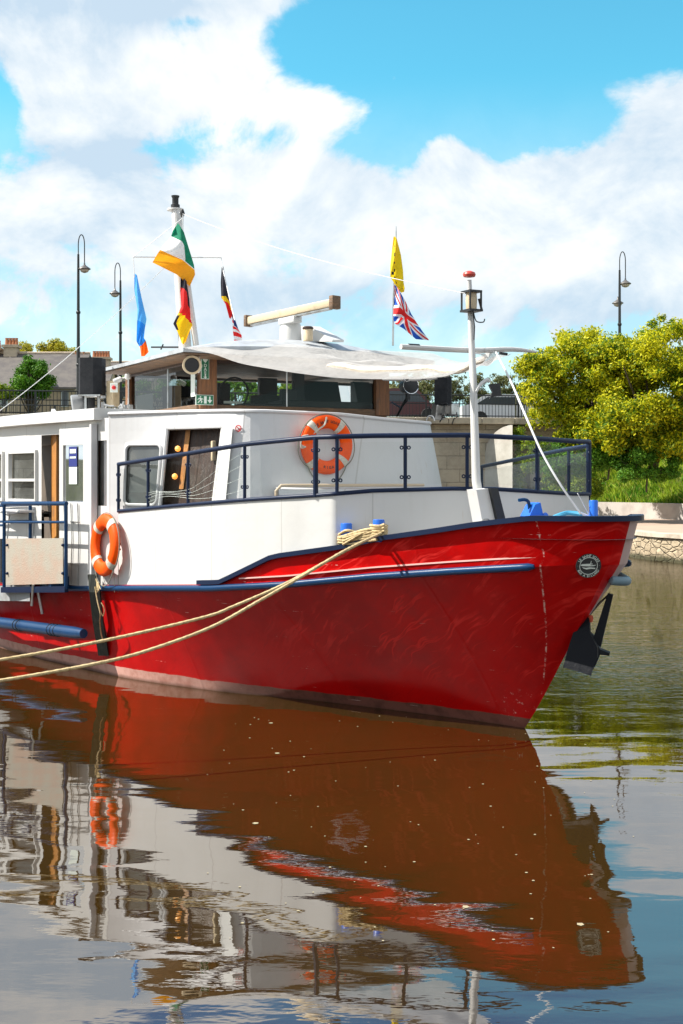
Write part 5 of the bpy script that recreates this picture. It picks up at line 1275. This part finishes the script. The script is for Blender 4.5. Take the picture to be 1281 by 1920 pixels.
upw = Vector((0,0,1)); up_ = (upw-en*upw.dot(en)).normalized(); rt = up_.cross(en).normalized()
ER = 39*11.2/FOC*.5*1.18
def epos(x, y, lift=0.0): return ec+rt*x*ER+up_*y*ER+en*lift
mb = MB(); k = 40
mb.prism([epos(math.cos(2*math.pi*i/k), math.sin(2*math.pi*i/k), .004) for i in range(k)], en*.008, 0)
mb.tube([epos(.70*math.cos(2*math.pi*i/k), .70*math.sin(2*math.pi*i/k), .010) for i in range(k)], .0026, 5, 1, closed=True)
def arc_text(mb, s, r, a0, a1, size, flip=False, mi=1, P=epos, nrm=None, rt_=None, up2=None, scale=1.0):
    for i, ch in enumerate(s):
        if ch == ' ': continue
        a = a0+(a1-a0)*i/(len(s)-1); ca, sa = math.cos(a), math.sin(a); rad = rt_*ca+up2*sa
        u2 = -rad if flip else rad; r2 = u2.cross(nrm)
        text_mb(ch, frame_mat(P(r*ca, r*sa, .010), r2, u2), size, .0008, mb=mb, mi=mi)
arc_text(mb, 'LE SAINT LOUIS', .84, R_(152), R_(28), ER*.27, nrm=en, rt_=rt, up2=up_)
arc_text(mb, 'BAR A BILLARD', .86, R_(208), R_(332), ER*.25, True, nrm=en, rt_=rt, up2=up_)
for x in (-.86, .86): mb.lathe(epos(x,0,.010), [(.003,0),(.003,.001)], 6, mi=1)
def epoly(pts, mi=1): mb.prism([epos(x, y, .011) for x, y in pts], en*.002, mi)
epoly([(-.66,.06),(-.60,.12),(.10,.13),(.10,.05),(.30,.06),(.62,.10),(.40,.0),(.0,-.02),(-.55,.0)]); epoly([(-.58,.16),(.12,.19),(.30,.19),(.30,.14),(-.50,.13)]); epoly([(.12,.20),(.17,.20),(.20,.42),(.16,.42)])
epoly([(-.52,-.10),(-.2,-.15),(.1,-.11),(.56,-.16),(.52,-.24),(.2,-.22),(-.15,-.28),(-.4,-.2)])
epoly([(.02,.06),(.16,.04),(.12,.14),(.04,.14)]); 
part('emblem', mb, ['dark', 'sign_white'], hull, False)

# ---- boarding platform with blue gate at the far left
gp = MB(); off = .28
def gpt(px, py, o=off):
    lo, hi = -14.0, -3.0
    for _ in range(40):
        m_ = (lo+hi)/2
        if pj(m_, side_n(m_)+o)[0] < px: lo = m_
        else: hi = m_
    s = (lo+hi)/2; n = side_n(s)+o; return B(s, n, EYE+(HOR-py)*W(s, n, 0).y/FOC)
pl = part('boarding_platform', MB().prism([gpt(6,1104), gpt(118,1103), gpt(118,1103,0.02), gpt(6,1104,0.02)], (0,0,.05)).strip([gpt(5,1106), gpt(125,1105)], (0,0,1), .05, .07), 'navy', boat, False)
mb = MB()
for a, b in (((8,943),(8,1105)),((124,944),(124,1105))): mb.tube([gpt(*a), gpt(*b)], .022, 8)
mb.tube([gpt(5,944), gpt(125,944)], .026, 8); mb.tube([gpt(8,979), gpt(124,979)], .016, 8)
part('gate', mb, 'blue_rail', pl)
mb = MB(); i_ = .05
for a, b in (((57,946),(57,1100)),): mb.tube([gpt(*a, i_), gpt(*b, i_)], .022, 8)
mb.tube([gpt(0,948,i_), gpt(58,946,i_)], .02, 8); mb.tube([gpt(0,978,i_), gpt(58,977,i_)], .016, 8); mb.tube([gpt(-40,950,off), gpt(6,948,off)], .02, 8); mb.tube([gpt(-40,985,off), gpt(6,985,off)], .016, 8)
part('inner_rail', mb, 'blue_rail', pl)
part('kick_plate', MB().prism([gpt(12,1010,off+.01), gpt(119,1009,off+.01), gpt(119,1094,off+.01), gpt(12,1097,off+.01)], (0,.012,0)), 'tread_plate', pl, False)
mb = MB()
for px in (13.5, 118):
    for py in (1022, 1075): mb.lathe(gpt(px, py, off+.025), [(.018,-.01),(.018,.01),(.01,.018)], 10, zrot(Vector((0,-1,0))))
part('bolt', mb, 'navy', pl)
part('step_box', MB().prism([gpt(-60,1112,.25), gpt(56,1112,.25), gpt(56,1112,.05), gpt(-60,1112,.05)], (0,0,.20)), 'deck_grey', pl, False, label='grey box step under the platform')
mb = MB().tube([gpt(63,1096,.3), gpt(60,1136,.3)], .018, 7).tube([gpt(72,1110,.2), gpt(80,1150,.1)], .02, 7); part('support_strut', mb, 'steel', pl)
part('platform_stay', MB().box(gpt(112,1090,.15), (.12,.25,.12)), 'blue_rail', pl, False)
mb = MB().prism([gpt(-30,1010,off-.05), gpt(4,1010,off-.05), gpt(4,1092,off-.05), gpt(-30,1092,off-.05)], (0,.012,0)); part('side_panel', mb, 'speaker_grey', pl, False)
# folding table beyond the gate
mb = MB().box(gpt(40,957,-.05), (1.1,.3,.03)).box(gpt(18,960,.1), (.6,.2,.03)); mb.tube([gpt(18,960,.1), gpt(14,1010,.1)], .01, 5).tube([gpt(66,958,.0), gpt(62,1015,.0)], .01, 5); part('shelf_table', mb, 'grey_white', pl, False)
# long blue pipe fender at the hull, lower left
mb = MB(); A = [gpt(-160,1150,.12), gpt(0,1167,.12), gpt(80,1178,.12), gpt(140,1186,.12), gpt(157,1188,.12)]; mb.tube(A, [.07,.07,.07,.07,.055], 14)
pf = single('pipe_fender', MB().tube([BM@a for a in A], [.07,.07,.07,.07,.055], 14), 'navy_pipe' if 'navy_pipe' in MATS else mat('navy_pipe', rough=.35, fn=paint_fn((.004,.042,.125), (.004,.018,.05), .5, .7)).name, 'long blue pipe fender lying against the hull at lower left', 'fender')
mb = MB()
for px in (34, 40, 98, 104, 110): c = BM@gpt(px, 1167+px*.14, .12); ring(mb, c, .074, .006, N, Vector((0,0,1)), 14)
o = part('lashing', MB(), 'rope_grey', pf) if False else None
mb.v = [tuple(Vector(v)-pf.location) for v in mb.v]; part('lashing', mb, 'black_wire', pf)

# =================================================================== things hung on the boat
# lifebuoys
def lifebuoy(c, nrm, right, dia_out, label, text, light=False):
    c = Vector(c); nrm = Vector(nrm).normalized(); right = Vector(right); right = (right-nrm*right.dot(nrm)).normalized(); up = nrm.cross(right).normalized()
    if up.z < 0: up = -up
    t = thing('lifebuoy', c-Vector((0,0,dia_out/2)), label, 'lifebuoy', 'orange lifebuoys hung on the boat'); base = t.location
    Rr = dia_out*.385; r0 = dia_out*.115
    def P(a, b, k=1.0, dr=0.0): 
        rad = right*math.cos(a)+up*math.sin(a); return c-base+rad*(Rr+(r0*k+dr)*math.cos(b))+nrm*((r0*k+dr)*.62*math.sin(b))
    rows = [[P(2*math.pi*i/48, 2*math.pi*j/16) for j in range(17)] for i in range(49)]
    part('ring', MB().grid(rows), 'orange', t)
    for a0 in (52, 134, 226, 318):
        rows = [[P(R_(a0-7+14*i/4), 2*math.pi*j/16, 1.05, .002) for j in range(17)] for i in range(5)]; part('reflective_band', MB().grid(rows), 'band', t)
    mb = MB(); 
    for q in range(4):
        a0, a1 = R_((52,134,226,318)[q]), R_((134,226,318,412)[q]); pts = []
        for i in range(13):
            f_ = i/12; a = a0+(a1-a0)*f_; sagk = .055*math.sin(f_*math.pi)*(1.4 if q == 2 else .8); p = P(a, 0, 1.0, .012+sagk*(.4+.6*max(0,-math.sin(a)))); pts.append(p+Vector((0,0,-.02*math.sin(f_*math.pi))))
        mb.tube(pts, .0065, 6)
    part('grab_line', mb, 'rope_grey', t)
    if text:
        mb = MB(); Pt = lambda x, y, l: c-base+right*x+up*y+nrm*(r0*.62+l*.3)
        n2 = right.cross(up)
        for (s_, r, a0, a1, fl) in ((text[0], Rr, 128, 62, False), (text[1], Rr, 258, 282, True)):
            for i, chh in enumerate(s_):
                if chh == ' ': continue
                a = R_(a0+(a1-a0)*i/(len(s_)-1)); rad = right*math.cos(a)+up*math.sin(a); u2 = -rad if fl else rad; r2 = u2.cross(n2)
                text_mb(chh, frame_mat(Pt(r*math.cos(a), r*math.sin(a), .004), r2, u2), dia_out*.062, .0015, mb=mb)
        part('lettering', mb, 'dark', t, False)
    return t, c, nrm, right, up, base
uu = u_at(607, 2.65); cz = EYE+(HOR-834)*(BM@F_pt(uu, 2.6)).y/FOC; c = F_pt(uu, cz, .07); tdr = (F_pt(uu+.15, cz)-F_pt(uu-.15, cz)).normalized(); nr = (F_pt(uu, cz, .1)-F_pt(uu, cz, 0)).normalized()
R3b = BM.to_3x3(); cw = BM@c; nw = R3b@nr; rw_ = R3b@tdr
if rw_.x < 0: rw_ = -rw_
nw = (rw_.cross(Vector((0,0,1)))).normalized(); nw = nw if nw.y < 0 else -nw
dia = 112*cw.y/FOC
lb = lifebuoy(cw, nw, rw_, dia, 'orange lifebuoy on the grey front wall below the windscreen, behind the blue railing', ('LE SAINT LOUIS', 'RIGA'))
t_, c_, nr_, rt_, up_b, bs_ = lb
mb = MB()
mb.tube(catmull([c_-bs_+up_b*.30*1+rt_*(-.03)+nr_*.05, c_-bs_+up_b*.22+rt_*(-.06)+nr_*.06, c_-bs_+up_b*.17+rt_*(-.12)+nr_*.05, c_-bs_+up_b*.11+rt_*(-.2)+nr_*.03], 5), .010, 6)
for k in range(3): mb.tube(catmull([c_-bs_+rt_*(-.26)+up_b*.1+nr_*.05, c_-bs_+rt_*(-.34)+up_b*(.08-.02*k)+nr_*.05, c_-bs_+rt_*(-.35)+up_b*(-.0-.02*k)+nr_*.05, c_-bs_+rt_*(-.29)+up_b*(-.03)+nr_*.05], 4), .006, 5)
part('throw_line', mb, 'band', t_)
# hanging ring on the white side
cw = BM@gpt(197, 1022, .09); sb_ = gpt(197, 1022, .09).x
tv = (W(sb_+.3, side_n(sb_+.3), 0)-W(sb_-.3, side_n(sb_-.3), 0)).normalized(); nw = Vector((tv.y, -tv.x, 0)); nw = nw if nw.y < 0 else -nw; nw = (nw+tv*-.10+Vector((0,0,.06))).normalized()
lb = lifebuoy(cw, nw, tv, 118*cw.y/FOC, 'orange lifebuoy hung on the white side above the timber fender', None)
t_, c_, nr_, rt_, up_b, bs_ = lb
# self-igniting light beside it
bp_ = BM@gpt(217, 1012, .09); u = bp_.y/FOC; zc = EYE+(HOR-1012)*u
t = thing('rescue_light', (bp_.x, bp_.y, zc-.22), 'orange rescue light in its bracket beside the hanging lifebuoy', 'rescue light')
part('lamp_tube', MB().lathe((0,0,.20), [(.022,0),(.024,.02),(.022,.20),(.012,.215)], 12), 'orange', t)
part('lamp_body', MB().lathe((0,0,.10), [(.03,0),(.045,.02),(.045,.10),(.03,.11)], 14), 'orange', t)
part('bracket', MB().box((0,.01,.17), (.11,.03,.025)).box((0,.01,.11), (.11,.03,.02)).lathe((0,0,.03), [(.015,0),(.022,.05)], 8), 'dark', t)
mb = MB()
for x in (-.02, .02): mb.tube([(x,.03,.06), (x*1.3,.04,-.15), (x,.04,-.38)], .003, 4)
part('cord', mb, 'rope_grey', t)

# timber fender plank
T0 = wn(170, 1078, 2.75); 
def tp_(px, py, o): return BM@gpt(px, py, o)
a = tp_(172,1077,.12); b = tp_(178,1110,.11); c = tp_(184,1165,.05); d = tp_(195,1229,-.10)
t = thing('timber_fender', d, 'dark weathered timber plank hanging upright against the hull', 'fender')
mb = MB(); wd = .062
pts = [a, b, c, d]
rng_ = []
for i, p in enumerate(pts):
    k = .7 if i == 0 else 1.0; q = p-t.location
    rng_.append([q+Vector((-wd*k,-.02,0)), q+Vector((wd*k,-.04,0)), q+Vector((wd*k,.04,0)), q+Vector((-wd*k,.04,0))])
vs_ = [v for r in rng_ for v in r]; fs_ = [(i*4+k, i*4+(k+1) % 4, (i+1)*4+(k+1) % 4, (i+1)*4+k) for i in range(3) for k in range(4)]+[(3,2,1,0),(12,13,14,15)]
mb.add(vs_, fs_); part('plank', mb, 'old_timber', t, False)
mb = MB(); q = lambda px, py, o: tp_(px, py, o)-t.location
mb.tube(catmull([q(178,1100,.16), q(183,1128,.15), q(188,1150,.14), q(187,1165,.12), q(190,1190,.05), q(193,1200,.02)], 4), .008, 5)
mb.tube(catmull([q(190,1130,.1), q(196,1142,.08), q(193,1155,.06), q(186,1140,.1)], 4), .006, 5)
for k in range(8): mb.tube([q(180+k,1085+k*2,.14), q(184+random.uniform(-3,5),1105+random.uniform(-6,8),.15)], .007, 5)
part('lashing', mb, 'rope', t)

# mooring ropes
def rope(path, r, label, twist=True):
    P = [Vector(p) for p in path]; mb = MB(); 
    # three-strand look: radius modulation along the rope
    dense_ = []; 
    for a_, b_ in zip(P[:-1], P[1:]):
        L_ = (b_-a_).length; k = max(1, int(L_/.03))
        for i in range(k): dense_.append(a_.lerp(b_, i/k))
    dense_.append(P[-1]); rs = [r*(1+.16*(i % 2)) for i in range(len(dense_))]
    mb.tube(dense_, rs, 7); return single('mooring_rope', mb, 'rope', label, 'rope', 'mooring ropes running from the bow bollards to the quay')
B1, B2 = BM@bpos_[0], BM@bpos_[1]
r1 = [B2+Vector((-.03,-.07,.06)), at(640,1037,11.15), at(540,1092,11.0), at(440,1136,10.85), at(380,1158,10.75), at(200,1200,10.5), at(0,1237,10.3), at(-200,1262,10.1), at(-420,1280,9.9)]
r2 = [B2+Vector((.02,-.07,.08)), at(646,1033,11.05), at(560,1084,10.8), at(480,1130,10.6), at(400,1174,10.4), at(300,1212,10.2), at(200,1240,10.0), at(0,1276,9.7), at(-200,1300,9.5), at(-420,1310,9.3)]
for rr, e1, e2 in ((r1, (-5.6,9.1,.72), (-7.35,8.5,.92)), (r2, (-5.6,8.7,.70), (-7.35,8.4,.86))):
    rr.append(Vector(e1)); rr.append(Vector(e2))
rope(catmull(r1, 6), .0135, 'upper of the two beige mooring ropes slanting left from the bollards')
rope(catmull(r2, 6), .0135, 'lower of the two beige mooring ropes slanting left from the bollards')
mb = MB()
def loop(c, R, z, tilt, r=.013):
    pts = [c+Vector((R*math.cos(a), R*math.sin(a), z+tilt*math.cos(a+1))) for a in np.linspace(0, 2*math.pi, 22, endpoint=False)]; mb.tube(pts, r, 7, closed=True)
ax_ = (B2-B1).normalized(); pr = Vector((-ax_.y, ax_.x, 0))
for k in range(4): loop(B2, .072+.004*(k % 2), .075+.024*k, .004*(-1)**k)
for k in range(3): loop(B1, .072+.003*(k % 2), .055+.024*k, .004*(-1)**k)
for k in range(5):   # figure-of-eight turns between the posts
    z = .03+.022*k; m_ = (B1+B2)/2; half_ = (B2-B1).length/2
    pts = [m_+ax_*(half_+.08)*math.cos(a)+pr*(.085+.006*k)*math.sin(a)*(1 if k % 2 else -1)*(.75+.25*abs(math.cos(a)))+Vector((0,0,z+.008*math.sin(3*a+k))) for a in np.linspace(0, 2*math.pi, 30, endpoint=False)]; mb.tube(pts, .0135, 7, closed=True)
for k in range(3):
    a_ = B1+Vector((-.03,-.08,.04+.03*k)); b_ = B2+Vector((.05,-.085,.16-.03*k)); mb.tube(catmull([a_, (a_+b_)/2+Vector((0,-.03,.02)), b_], 6), .0135, 7)
mb.tube(catmull([B1+Vector((-.07,0,.13)), B1+Vector((0,-.08,.17)), B1+Vector((.09,-.08,.15)), (B1+B2)/2+Vector((.02,-.10,.05)), B2+Vector((-.02,-.09,.02))], 6), .0135, 7)
single('coiled_rope', mb, 'rope', 'beige rope wound in turns round the pair of blue bollards', 'rope')

single('near_quay', MB().bbox((-9.6, 5.5, -.4), (5.2, 26, 2.2), b=.03), 'quay_stone', 'low stone quay on the near bank where the mooring ropes end', 'quay', smooth=False)
single('mooring_post', MB().lathe((-7.4, 8.45, .70), [(.14,0),(.11,.05),(.09,.2),(.13,.27),(.13,.30),(.08,.33)], 20), 'iron', 'black iron mooring post on the near quay taking both ropes', 'mooring post')
# anchor at the stem
t = thing('anchor', at(1095,1262,11.15), 'black stockless anchor hanging at the stem above the water', 'anchor'); al = t.location
def ap(px, py, Y): return at(px, py, Y)-al
mb = MB().prism([ap(1057,1249,11.2), ap(1066,1215,11.25), ap(1080,1172,11.3), ap(1100,1152,11.3), ap(1106,1158,11.25), ap(1107,1185,11.2), ap(1121,1212,11.15), ap(1121,1232,11.1), ap(1113,1248,11.1), ap(1109,1265,11.1), ap(1090,1258,11.15)], (.04,.16,0))
part('fluke', mb, 'anchor_black' if 'anchor_black' in MATS else mat('anchor_black', (.006,.007,.010), .6, spec=.15, noise=(8,(.022,.012,.008),.6,.8), bump=(12,.6)).name, t)
mb = MB().prism([ap(1100,1180,11.35), ap(1112,1190,11.4), ap(1126,1216,11.4), ap(1143,1223,11.45), ap(1143,1228,11.45), ap(1126,1226,11.4), ap(1118,1245,11.4), ap(1108,1262,11.35)], (.03,.12,0)); part('fluke', mb, 'anchor_black', t)
mb = MB().prism([ap(1140,1112,11.3), ap(1150,1115,11.3), ap(1127,1212,11.25), ap(1111,1202,11.25)], (.02,.07,0)); part('shank', mb, 'anchor_black', t)
mb = MB().tube([ap(1144,1113,11.3), ap(1125,1130,11.28), ap(1106,1152,11.25)], .010, 6); part('chain', mb, 'wood_dark', t)
mat('rust_red', (.45,.07,.03), .8); part('crown_pin', MB().lathe(ap(1107,1160,11.2), [(.02,-.03),(.028,0),(.02,.03)], 10), 'rust_red', t)

# canopy tarp
tl = []; near_px = [(343,652),(400,664),(450,681),(510,692),(560,700),(640,709),(740,711),(800,709),(840,704),(872,688),(905,664)]
near_pts = []
for i, (px, py) in enumerate(near_px):
    # plan position: straight from the roof corner to the foremast
    f0 = (px-343)/(905-343); lo, hi = 0.0, 1.0
    for _ in range(40):
        m_ = (lo+hi)/2; s = -4.33+(-.45+4.33)*m_; n = 1.72+(.08-1.72)*m_
        if pj(s, n)[0] < px: lo = m_
        else: hi = m_
    m_ = (lo+hi)/2; s = -4.33+(-.45+4.33)*m_; n = 1.72+(.08-1.72)*m_; near_pts.append(W(s, n, EYE+(HOR-py)*W(s, n, 0).y/FOC))
far_pts = []
for i in range(len(near_px)):
    m_ = i/(len(near_px)-1); s = -4.33+(-.55+4.33)*m_; n = -1.72+(-.25+1.72)*m_; z = 3.93-.40*m_-.10*math.sin(m_*math.pi)
    far_pts.append(W(s, n, z))
nd, fd = catmull(near_pts, 5), catmull(far_pts, 5); rows = []
for i in range(len(nd)):
    row = []; m_ = i/(len(nd)-1)
    for j in range(25):
        v = j/24; p = nd[i].lerp(fd[i], v)
        arch = (.03*(1-m_)**2+.05*math.sin(m_*math.pi)*math.exp(-((v-.35)/.22)**2) - .05*math.sin(m_*math.pi)*math.exp(-((v-.75)/.2)**2))*math.sin(math.pi*v)**.6 if 0 < v < 1 else 0
        arch += (.026*math.sin(v*19+m_*7)+.020*math.sin(m_*26-v*11)+.010*math.sin(m_*52+v*23))*math.sin(math.pi*v)**.7 if 0 < v < 1 else 0
        row.append(p+Vector((0,0,arch)))
    rows.append(row)
tarp = single('canopy_tarp', MB().grid(rows), 'tarp', 'translucent white tarp stretched as a canopy from wheelhouse roof to foremast', 'tarp', recal=False)
def tarp_p(m_, v, lift=-.006):
    i = m_*(len(rows)-1); j = v*24; i0, j0 = min(int(i), len(rows)-2), min(int(j), 23); a = rows[i0][j0].lerp(rows[i0+1][j0], i-i0); b = rows[i0][j0+1].lerp(rows[i0+1][j0+1], i-i0)
    return a.lerp(b, j-j0)+Vector((0,0,lift))-tarp.location
mb = MB()
for (m0, v0, sz, w2) in ((.60,.06,.035,.016),(.66,.05,.030,.014),(.72,.07,.032,.018),(.78,.10,.028,.02)):
    pts = [tarp_p(m0+sz*math.cos(a), v0+w2*2*math.sin(a), -.012) for a in np.linspace(.4, 5.2, 12)]; mb.tube(pts, .014, 4)
part('printed_mark', mb, 'tarp_mark', tarp)
part('rolled_hem', MB().tube([tarp_p(m_, .16+.10*m_, .012) for m_ in np.linspace(.38, .96, 22)], [.012]+[.034]*20+[.015], 8), 'hem' if 'hem' in MATS else mat('hem', (.72,.64,.52), .8, bump=(20,.6)).name, tarp)
part('tie_cord', MB().tube([nd[-1]-tarp.location, (BM@ws(890,662,-.45))-tarp.location], .006, 5), 'white_rope', tarp); part('tie_cord', MB().tube([tarp_p(.62,.02), tarp_p(.62,.02)+Vector((.02,0,-.02)), (BM@ws(852,700,-1.0))-tarp.location], .003, 4), 'white_rope', tarp)
part('red_patch', MB().add([tarp_p(.80,.22,-.012), tarp_p(.84,.2,-.012), tarp_p(.845,.3,-.012), tarp_p(.81,.32,-.012)], [(0,1,2,3)]), 'tarp_red', tarp)

# =================================================================== flags
def flag(name, outline, colf, mats, label, Y, nu=40, nv=28, wave=.05, thick=.004):
    """outline: 4 edge polylines as rows of photo points (rows top->bottom, each left->right) at depth Y"""
    R0 = np.array(outline, float); a, b, _ = R0.shape
    us = np.linspace(0, a-1, nu+1); vs = np.linspace(0, b-1, nv+1); P = []
    def samp(u, v):
        i0, j0 = min(int(u), a-2), min(int(v), b-2); fu, fv = u-i0, v-j0; fu2 = fu; 
        return (R0[i0,j0]*(1-fu)*(1-fv)+R0[i0+1,j0]*fu*(1-fv)+R0[i0,j0+1]*(1-fu)*fv+R0[i0+1,j0+1]*fu*fv)
    for u in us:
        row = []
        for v in vs:
            x, y = samp(u, v); d = wave*math.sin(v/(b-1)*7+u*1.7)+wave*.6*math.sin(u/(a-1)*6+v*2.3); row.append(at(x, y, Y+d))
        P.append(row)
    mb = MB().grid(P, lambda u, v: colf(u, v)); o = single(name, mb, mats, label, 'flag', 'flags flown from the boat', recal=False)
    return o
YM = (BM@mpt(335,500)).y-.25
# Irish tricolour: green at the hoist, seen twisted round the halyard
flag('flag', [[(325,431),(334,418),(345,435)],[(321,443),(341,452),(361,487)],[(305,462),(343,478),(364,497)],[(296,475),(342,497),(366,515)],[(286,492),(332,515),(356,537)]], 
     lambda u, v: 0 if (u < .24 or (v > .62 and u < .60)) else (2 if u > .62 else 1), ['f_green','f_white','f_orange'], 'green, white and orange tricolour flag billowing across the white mast', YM-.1, wave=.06)
flag('flag', [[(339,520),(345,522),(350,527)],[(338,545),(346,548),(355,560)],[(340,575),(349,580),(358,598)],[(325,607),(345,603),(361,610)],[(333,622),(346,628),(357,618)],[(341,643),(344,646),(349,640)]],
     lambda u, v: 0 if (u < .14 or (u < .3 and v > .8) or (v < .12 and .5 < u < .75)) else (1 if u < .46+.10*v else 2), ['f_black','f_red','f_gold'], 'black, red and gold flag hanging folded on the mast below the tricolour', YM-.15, wave=.05)
flag('flag', [[(252,514),(254,513),(257,516)],[(252,545),(258,545),(266,560)],[(258,580),(265,583),(275,598)],[(257,610),(265,612),(272,615)],[(256,640),(262,643),(270,634)],[(263,652),(268,648),(274,640)],[(265,668),(271,668),(279,660)]],
     lambda u, v: 2 if u > .80 else (0 if u < .45 else 1), ['f_sky','f_blue2','f_fire'], 'long light blue flag with an orange end hanging from the yard', YM, wave=.04) if cloth('f_blue2', (.02,.25,.75), .35) else None
flag('flag', [[(416,498),(417,498),(419,500)],[(414,530),(419,532),(427,545)],[(415,558),(424,558),(432,570)],[(423,570),(429,575),(434,580)],[(430,596),(433,598),(436,588)]],
     lambda u, v: 0 if u < .48 else (1 if u < .62 or (v > .8 and u < .8) else 2), ['f_black','f_gold','f_red'], 'black, yellow and red flag hanging from the right end of the yard', YM+.2, wave=.03)
flag('flag', [[(434,588),(436,588),(438,590)],[(436,605),(441,608),(447,617)],[(437,622),(445,624),(453,628)],[(440,645),(447,646),(455,645)]],
     lambda u, v: 0 if u < .42 and v > .25 else (1 if int(u*9) % 2 else 2), ['f_navy','f_white','f_red'], 'small striped flag with a starry blue corner below the black, yellow and red flag', YM+.2, wave=.02)
# flags on the slim pole right of the radar
pb = mpt(738, 640, -1.9); YP = (BM@pb).y
pole = part('flag_pole', MB().tube([BMI@at(737,648,YP), BMI@at(738,560,YP), BMI@at(743,440,YP), BMI@at(743,424,YP)], [.014,.012,.008,.004], 6), 'steel', boat)
def yel(u, v):
    return 1 if (abs(v-.38) < .05 and (int(u*26) % 3 == 0)) or (abs(v-.8) < .06 and .8 < u < .95 and int(u*40) % 2) or (abs(v-.2) < .12 and .5 < u < .54) else 0
flag('flag', [[(738,444),(740,443),(744,447)],[(735,470),(742,470),(752,478)],[(732,498),(742,498),(756,508)],[(732,520),(743,522),(757,530)],[(740,532),(748,540),(759,540)],[(748,545),(753,549),(758,547)]],
     yel, ['f_yellow','f_black'], 'yellow flag with dark lettering at the top of the slim pole', YP-.05, wave=.04)
def jack(u, v):
    x, y = v*2-1, 1-u*2           # hoist left, top up
    if abs(x) < .11 or abs(y) < .16: return 2
    if abs(x) < .19 or abs(y) < .27: return 1
    d1 = abs(y-x); d2 = abs(y+x)
    if min(d1, d2) < .10: return 2
    if min(d1, d2) < .28: return 1
    return 0
flag('flag', [[(739,536),(742,534),(749,545),(761,566)],[(739,560),(748,560),(760,575),(771,588)],[(738,585),(752,583),(768,598),(782,606)],[(738,600),(752,605),(774,616),(793,622)],[(741,607),(758,617),(780,636),(805,638)]],
     jack, ['f_blue','f_white','f_red'], 'red, white and blue crossed flag streaming right from the slim pole', YP-.05, nu=56, nv=56, wave=.05)
